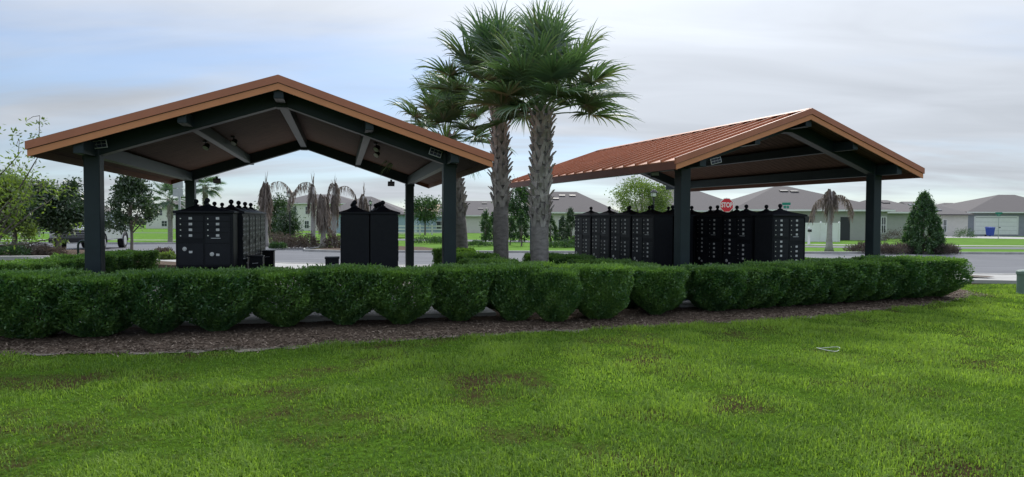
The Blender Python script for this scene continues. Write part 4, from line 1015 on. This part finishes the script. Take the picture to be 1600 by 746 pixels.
# left rail line
Yf = 60
t = thing('rail_fence', 'grey two rail fence far behind the trees at left', 'fence', (X(-30, Yf), Yf, gz(Yf)))
for i in range(7):
    b = MB(); b.box((1.3 * i, 0, .45), (.12, .12, .95)); b.build('post', M['galv'], t)
for k in range(2):
    b = MB(); b.box((3.9, -.08, .4 + .4 * k), (7.8, .04, .1)); b.build('rail', M['galv'], t)

# ------------------------------------------------------------------ lamps and signs
def street_lamp(label, px, Y, ztop):
    z0 = gz(Y); h = ztop - z0; t = thing('street_lamp', label, 'lamp', (X(px, Y), Y, z0), 0, 'black lantern street lamps')
    b = MB(); b.lathe((0, 0, 0), [(.17, 0), (.17, .15), (.11, .3), (.07, .5), (.055, .7), (.05, h - .75), (.09, h - .72), (.06, h - .66), (.12, h - .6)], 12); b.build('pole', M['blackmetal'], t)
    b = MB(); b.lathe((0, 0, h - .598), [(.10, 0), (.19, .06), (.20, .28)], 8); b.build('lantern_glass', M['lampglass'], t)
    b = MB(); b.lathe((0, 0, h - .317), [(.26, 0), (.24, .05), (.12, .18), (.05, .22), (.03, .27), (.01, .32)], 8)
    for k in range(4):
        a = PI / 4 + k * PI / 2; b.tube([(.1 * math.cos(a), .1 * math.sin(a), h - .6), (.21 * math.cos(a), .21 * math.sin(a), h - .53), (.215 * math.cos(a), .215 * math.sin(a), h - .31)], .016, 5)
    b.build('lantern_cap', M['blackmetal'], t)
street_lamp('black lantern street lamp left of the two storey cream house', 453, 46, 3.45)
street_lamp('distant black lantern street lamp between the plain black mailbox ends', 579, 78, 3.7)
street_lamp('black lantern street lamp in front of the feathery pale tree', 1021, 44, 3.5)

def text_mesh(txt, size, m, parent, locn, rot, name='lettering', depth=.002):
    cu = bpy.data.curves.new('txt', 'FONT'); cu.body = txt; cu.size = size; cu.align_x = 'CENTER'; cu.align_y = 'CENTER'; cu.extrude = depth; cu.offset = .006 * size / .25
    o = bpy.data.objects.new('txt', cu); COL.objects.link(o)
    dg = bpy.context.evaluated_depsgraph_get(); me = bpy.data.meshes.new_from_object(o.evaluated_get(dg)); bpy.data.objects.remove(o)
    me.materials.clear(); me.materials.append(m)
    q = bpy.data.objects.new(name, me); COL.objects.link(q); q.parent = parent; q.location = locn; q.rotation_euler = rot
    return q
def octo(r_, y): return [(r_ * math.cos(PI / 8 + k * PI / 4), y, r_ * math.sin(PI / 8 + k * PI / 4)) for k in range(8)]
def stop_sign(label, px, py, Y, r_=.375, rz=0, extra=None):
    z0 = gz(Y); zc = Z(px, py, Y) - z0; t = thing('stop_sign', label, 'sign', (X(px, Y), Y, z0), rz)
    b = MB(); b.box((0, .03, (zc + r_) / 2), (.05, .04, zc + r_ + .05)); b.build('pole', M['galv'], t)
    b = MB(); b.prism([(x, y, z + zc) for x, y, z in octo(r_ / .924, 0)], (0, .006, 0)); pl = b.build('sign_plate', M['signwhite'], t)
    b = MB(); b.prism([(x, y, z + zc) for x, y, z in octo(r_ / .924 * .93, -.004)], (0, .003, 0)); b.build('red_face', M['red'], pl)
    q = text_mesh('STOP', r_ * .86, M['signwhite'], pl, (0, -.006, zc), (PI / 2, 0, 0)); q.scale = (.82, 1.15, 1)
    return t, zc
stop_sign('red octagonal STOP sign showing above the mailboxes of the right shelter', 1135, 321, 36.5, rz=.1)
t, zc = stop_sign('distant small red stop sign right of the left shelter', 671, 331.5, 84, rz=-.45)
b = MB(); b.box((0, 0, zc + .62), (.62, .01, .35)); b.build('plaque', M['red'], t)
def blade_sign(label, px, Y, ztop, z_sign, rz):
    z0 = gz(Y); t = thing('street_sign', label, 'sign', (X(px, Y), Y, z0), rz)
    b = MB(); b.tube([(0, 0, 0), (0, 0, ztop - z0)], .03, 8); b.build('pole', M['galv'], t)
    b = MB(); b.box((0, 0, ztop - z0 - .12), (.62, .012, .17)); b.build('sign_blade', M['signgreen'], t)
    b = MB(); b.box((0, 0, ztop - z0 + .10), (.012, .62, .17)); b.build('sign_blade', M['signgreen'], t)
blade_sign('teal green street name blades above the mailbox with bright labels', 1228, 45, 2.42, 2.2, .6)
blade_sign('green street name sign on a pole in front of the white garage', 1560, 66, 2.1, 2.2, .5)
Y = 20.5; z0 = gz(Y); zt = Z(279, 284, Y)
t = thing('road_sign', 'grey back of a road sign beside the left shelter rear left post', 'sign', (X(278.5, Y), Y, z0))
b = MB(); b.box((.04, .02, (zt - z0) / 2), (.06, .04, zt - z0)); b.build('pole', M['galv'], t)
b = MB(); b.box((0, 0, zt - z0 - .10), (.31, .006, .20)); b.build('sign_plate', M['galv'], t)
b = MB(); b.box((0, 0, zt - z0 - .34), (.31, .006, .24)); b.build('sign_plate', M['galv'], t)

# ------------------------------------------------------------------ small things
Y = 19.5
t = thing('bike_rack', 'dark green hoop bike rack left of the left shelter front left post', 'bike rack', (X(129.5, Y), Y, gz(Y)))
pts = [(-.15, 0, 0), (-.15, 0, .72)] + [(-.15 * math.cos(a), 0, .72 + .15 * math.sin(a)) for a in [PI * k / 10 for k in range(1, 10)]] + [(.15, 0, .72), (.15, 0, 0)]
b = MB(); b.tube([(x, y, z * 1.0) for x, y, z in pts], .03, 10); b.build('hoop', M['steel'], t, smooth=True)
b = MB(); b.tube([(-.13, 0, .28), (.13, 0, .28)], .016, 8); b.build('crossbar', M['steel'], t)
# utility pedestal
Y = 14.2
t = thing('utility_pedestal', 'pale green utility pedestal in the grass at the right edge', 'utility box', (X(1604, Y), Y, -.1))
b = MB(); b.lathe((0, 0, 0), [(.155, 0), (.15, .02), (.15, .40)], 18); b.build('body', M['pedestal'], t, smooth=False)
b = MB(); b.lathe((0, 0, .402), [(.165, 0), (.165, .06), (.14, .085), (.05, .1)], 18); b.build('cap', M['pedestal'], t)
# white wire loop on the lawn
Y = 7.55; b = MB()
b.tube([(.13 * math.cos(a) + .01 * math.sin(3 * a), -.02 + .095 * math.sin(a), .03 + .012 * math.sin(2 * a + 1)) for a in [2 * PI * k / 40 - .2 for k in range(38)]], .0026, 6)
o = b.build('wire_loop', M['white']); o.location = (X(1296, Y), Y, -.045); tag(o, 'thin white wire loop lying on the lawn', 'wire')
# blue bin
Y = 79; z0 = gz(Y)
t = thing('wheelie_bin', 'blue wheeled bin on the driveway by the white garage', 'bin', (X(1547, Y), Y, -.40), .2)
b = MB(); b.hexa([(-.25, -.28, .1), (.25, -.28, .1), (.25, .28, .1), (-.25, .28, .1)], [(-.33, -.36, 1.0), (.33, -.36, 1.0), (.33, .36, 1.0), (-.33, .36, 1.0)]); b.build('body', M['bluebin'], t, bevel=.02)
b = MB(); b.hexa([(-.36, -.4, 1.01), (.36, -.4, 1.01), (.36, .4, 1.01), (-.36, .4, 1.01)], [(-.3, -.34, 1.1), (.3, -.34, 1.1), (.3, .34, 1.14), (-.3, .34, 1.14)]); b.build('lid', M['bluebin'], t)
for s_ in (-1, 1):
    b = MB(); b.tube([(s_ * .28, .3, .12), (s_ * .34, .3, .12)], .12, 14); b.build('wheel', M['rubber'], t)
# white post by the vinyl fence
Y = 48; z0 = gz(Y)
t = thing('post_mailbox', 'white post with a small dark box in front of the vinyl fence', 'mailbox', (X(1264, Y), Y, z0))
b = MB(); b.box((0, 0, .6), (.13, .13, 1.2)); b.lathe((0, 0, 1.2), [(.09, 0), (.09, .03), (.03, .1)], 8); b.build('post', M['white'], t)
b = MB(); b.box((.0, -.12, 1.02), (.16, .35, .18)); b.build('box', M['darkplastic'], t, bevel=.02)

# ------------------------------------------------------------------ pickup truck
def pickup(x, y, z, rz):
    t = thing('pickup_truck', 'silver pickup truck parked behind the left shelter front left post', 'truck', (x, y, z), rz)
    # local: nose towards -y, width along x
    W2 = .97
    def prof(pts, hw, name, m, bev=.05, taper=None):
        b = MB(); n = len(pts)
        for s_ in (-1, 1): pass
        vs = [(-(hw - (taper[i] if taper else 0)), p[0], p[1]) for i, p in enumerate(pts)] + [((hw - (taper[i] if taper else 0)), p[0], p[1]) for i, p in enumerate(pts)]
        b.add(vs, [tuple(range(n)), tuple(reversed(range(n, 2 * n)))] + [(i, n + i, n + (i + 1) % n, (i + 1) % n) for i in range(n)])
        return b.build(name, m, t, bevel=bev)
    prof([(-2.85, .48), (-2.88, .75), (-2.84, 1.06), (-2.6, 1.14), (-1.35, 1.22), (-1.2, 1.22), (1.15, 1.22), (1.15, .5), (-2.3, .48)], W2, 'body', M['paint'])
    cab = prof([(-1.25, 1.215), (-.55, 1.80), (-.35, 1.86), (.85, 1.86), (1.1, 1.78), (1.2, 1.215)], W2 - .04, 'cab', M['paint'], taper=[0, .13, .15, .15, .13, 0])
    b = MB(); b.add([(-.86, -1.245, 1.26), (.86, -1.245, 1.26), (.74, -.64, 1.765), (-.74, -.64, 1.765)], [(0, 1, 2, 3)]); b.v = [(vx, vy - .02, vz + .015) for vx, vy, vz in b.v]; b.build('windscreen', M['glass'], cab)
    for s_ in (-1, 1):
        for ya, yb, yc, yd in ((-1.0, -.5, .2, .2), (.28, .28, .98, 1.05)):
            b = MB(); b.add([(s_ * .935, ya, 1.27), (s_ * .935, yd, 1.27), (s_ * .815, yc, 1.76), (s_ * .815, yb, 1.76)], [(0, 1, 2, 3)]); b.build('side_window', M['glass'], cab)
        b = MB(); b.box((s_ * 1.07, -.95, 1.30), (.16, .1, .2)); b.build('mirror', M['darkplastic'], cab, bevel=.02)
    # cargo bed
    b = MB()
    for s_ in (-1, 1): b.box((s_ * (W2 - .06), 2.03, .85), (.12, 1.74, .72))
    b.box((0, 2.86, .85), (2 * W2 - .24, .08, .72)); b.box((0, 2.03, .62), (2 * W2 - .24, 1.6, .08)); b.build('cargo_bed', M['paint'], t, bevel=.02)
    b = MB(); b.box((0, -2.885, .86), (1.25, .04, .34))
    g_ = b.build('grille', M['darkplastic'], t)
    b = MB()
    for k in range(4): b.box((0, -2.912, .74 + .08 * k), (1.2, .012, .02))
    b.build('grille_bars', M['galv'], g_)
    b = MB(); b.box((0, -2.93, .55), (1.92, .16, .22)); b.build('bumper', M['darkplastic'], t, bevel=.03)
    for s_ in (-1, 1):
        b = MB(); b.box((s_ * .79, -2.872, .90), (.3, .05, .26)); b.build('headlight', M['lampglass'], t, bevel=.02)
    for s_ in (-1, 1):
        for yy in (-1.9, 1.75):
            b = MB(); b.tube([(s_ * .70, yy, .39), (s_ * .98, yy, .39)], .385, 22); wl = b.build('wheel', M['rubber'], t)
            b = MB(); b.tube([(s_ * .981, yy, .39), (s_ * .992, yy, .39)], [.25, .23], 18); b.build('rim', M['alum'], wl)
            b = MB(); pts = [(s_ * .975, yy + .47 * math.cos(a), .39 + .47 * math.sin(a)) for a in [PI * k / 12 for k in range(13)]]; b.tube(pts, .04, 6); b.build('wheel_arch', M['darkplastic'], t)
    return t
pickup(-21.0, 33.7, gz(33) - .01, math.atan2(.272, .962))

# ------------------------------------------------------------------ world, sun, camera
SUN_EL, SUN_AZ = R(42), R(14)
wd = bpy.data.worlds.new('World'); S.world = wd; wd.use_nodes = True
nt = wd.node_tree; N = nt.nodes; L = nt.links; bg = N['Background']; bg.inputs[1].default_value = .12
sky = N.new('ShaderNodeTexSky'); sky.sky_type = 'NISHITA'; sky.sun_disc = False; sky.sun_elevation = SUN_EL; sky.sun_rotation = SUN_AZ; sky.dust_density = .4; sky.air_density = 1.0; sky.ozone_density = 3
tc = N.new('ShaderNodeTexCoord'); sp = N.new('ShaderNodeSeparateXYZ'); L.new(tc.outputs['Generated'], sp.inputs[0])
def mth(op, a, b_=None, c=None):
    m = N.new('ShaderNodeMath'); m.operation = op
    for i, v in enumerate((a, b_, c)):
        if v is None: continue
        if isinstance(v, (int, float)): m.inputs[i].default_value = v
        else: L.new(v, m.inputs[i])
    return m.outputs[0]
zc = mth('MAXIMUM', sp.outputs[2], 0.0); den = mth('ADD', zc, .13)
cx = mth('DIVIDE', sp.outputs[0], den); cy = mth('DIVIDE', sp.outputs[1], den)
cb = N.new('ShaderNodeCombineXYZ'); L.new(cx, cb.inputs[0]); L.new(cy, cb.inputs[1])
mp = N.new('ShaderNodeMapping'); mp.inputs['Rotation'].default_value = (0, 0, .35); mp.inputs['Scale'].default_value = (.5, 1.25, 1); mp.inputs['Location'].default_value = (3.2, 1.7, 0); L.new(cb.outputs[0], mp.inputs[0])
nz = N.new('ShaderNodeTexNoise'); nz.inputs['Scale'].default_value = .55; nz.inputs['Detail'].default_value = 7; nz.inputs['Roughness'].default_value = .52; nz.inputs['Distortion'].default_value = .5; L.new(mp.outputs[0], nz.inputs['Vector'])
nz2 = N.new('ShaderNodeTexNoise'); nz2.inputs['Scale'].default_value = 1.6; nz2.inputs['Detail'].default_value = 5; nz2.inputs['Distortion'].default_value = .8; L.new(mp.outputs[0], nz2.inputs['Vector'])
sund = Vector((math.sin(SUN_AZ) * math.cos(SUN_EL), math.cos(SUN_AZ) * math.cos(SUN_EL), math.sin(SUN_EL)))
dt = N.new('ShaderNodeVectorMath'); dt.operation = 'DOT_PRODUCT'; L.new(tc.outputs['Generated'], dt.inputs[0]); dt.inputs[1].default_value = sund
fwd = mth('POWER', mth('MAXIMUM', dt.outputs['Value'], 0.0), 5.0)        # cloud glows towards the sun
cover = mth('ADD', mth('MULTIPLY', nz.outputs['Fac'], 2.6), mth('MULTIPLY_ADD', fwd, .55, -.98))
mr = N.new('ShaderNodeMapRange'); mr.interpolation_type = 'SMOOTHSTEP'; mr.inputs['From Min'].default_value = .10; mr.inputs['From Max'].default_value = .70; mr.inputs['To Min'].default_value = .45; mr.inputs['To Max'].default_value = .97; L.new(cover, mr.inputs['Value'])
bri = mth('MULTIPLY', mth('ADD', mth('MULTIPLY_ADD', nz2.outputs['Fac'], 1.9, 1.90), mth('MULTIPLY', fwd, 2.0)), mth('MULTIPLY_ADD', mth('MULTIPLY', zc, zc), 3.2, .93))   # overcast: brighter towards the zenith
cc = N.new('ShaderNodeCombineColor'); L.new(mth('MULTIPLY', bri, .95), cc.inputs[0]); L.new(mth('MULTIPLY', bri, 1.01), cc.inputs[1]); L.new(mth('MULTIPLY', bri, 1.10), cc.inputs[2])
skt = N.new('ShaderNodeMix'); skt.data_type = 'RGBA'; skt.blend_type = 'MULTIPLY'; skt.inputs[0].default_value = 1; skt.inputs[7].default_value = (.54, .63, .74, 1); L.new(sky.outputs[0], skt.inputs[6])
mx = N.new('ShaderNodeMix'); mx.data_type = 'RGBA'; L.new(mr.outputs[0], mx.inputs[0]); L.new(skt.outputs[2], mx.inputs[6]); L.new(cc.outputs[0], mx.inputs[7])
L.new(mx.outputs[2], bg.inputs[0])

sl_ = bpy.data.lights.new('sun', 'SUN'); sl_.energy = 1.5; sl_.angle = R(12); sl_.color = (1, .95, .87)
so = bpy.data.objects.new('sun', sl_); COL.objects.link(so); so.rotation_euler = (-sund).to_track_quat('-Z', 'Y').to_euler()

cam = bpy.data.cameras.new('camera'); co = bpy.data.objects.new('camera', cam); COL.objects.link(co); S.camera = co
cam.sensor_width = 36; cam.lens = 36 * F / 1600; cam.clip_start = .05; cam.clip_end = 6000
co.matrix_world = Matrix.Translation((0, 0, EYE)) @ Matrix.Rotation(PI / 2 - PITCH, 4, 'X') @ Matrix.Rotation(ROLL, 4, 'Z')
S.view_settings.view_transform = 'Standard'; S.view_settings.look = 'None'; S.view_settings.exposure = .74; S.view_settings.gamma = 1
S.render.engine = 'CYCLES'; S.cycles.max_bounces = 6; S.cycles.transparent_max_bounces = 4; S.cycles.use_denoising = True
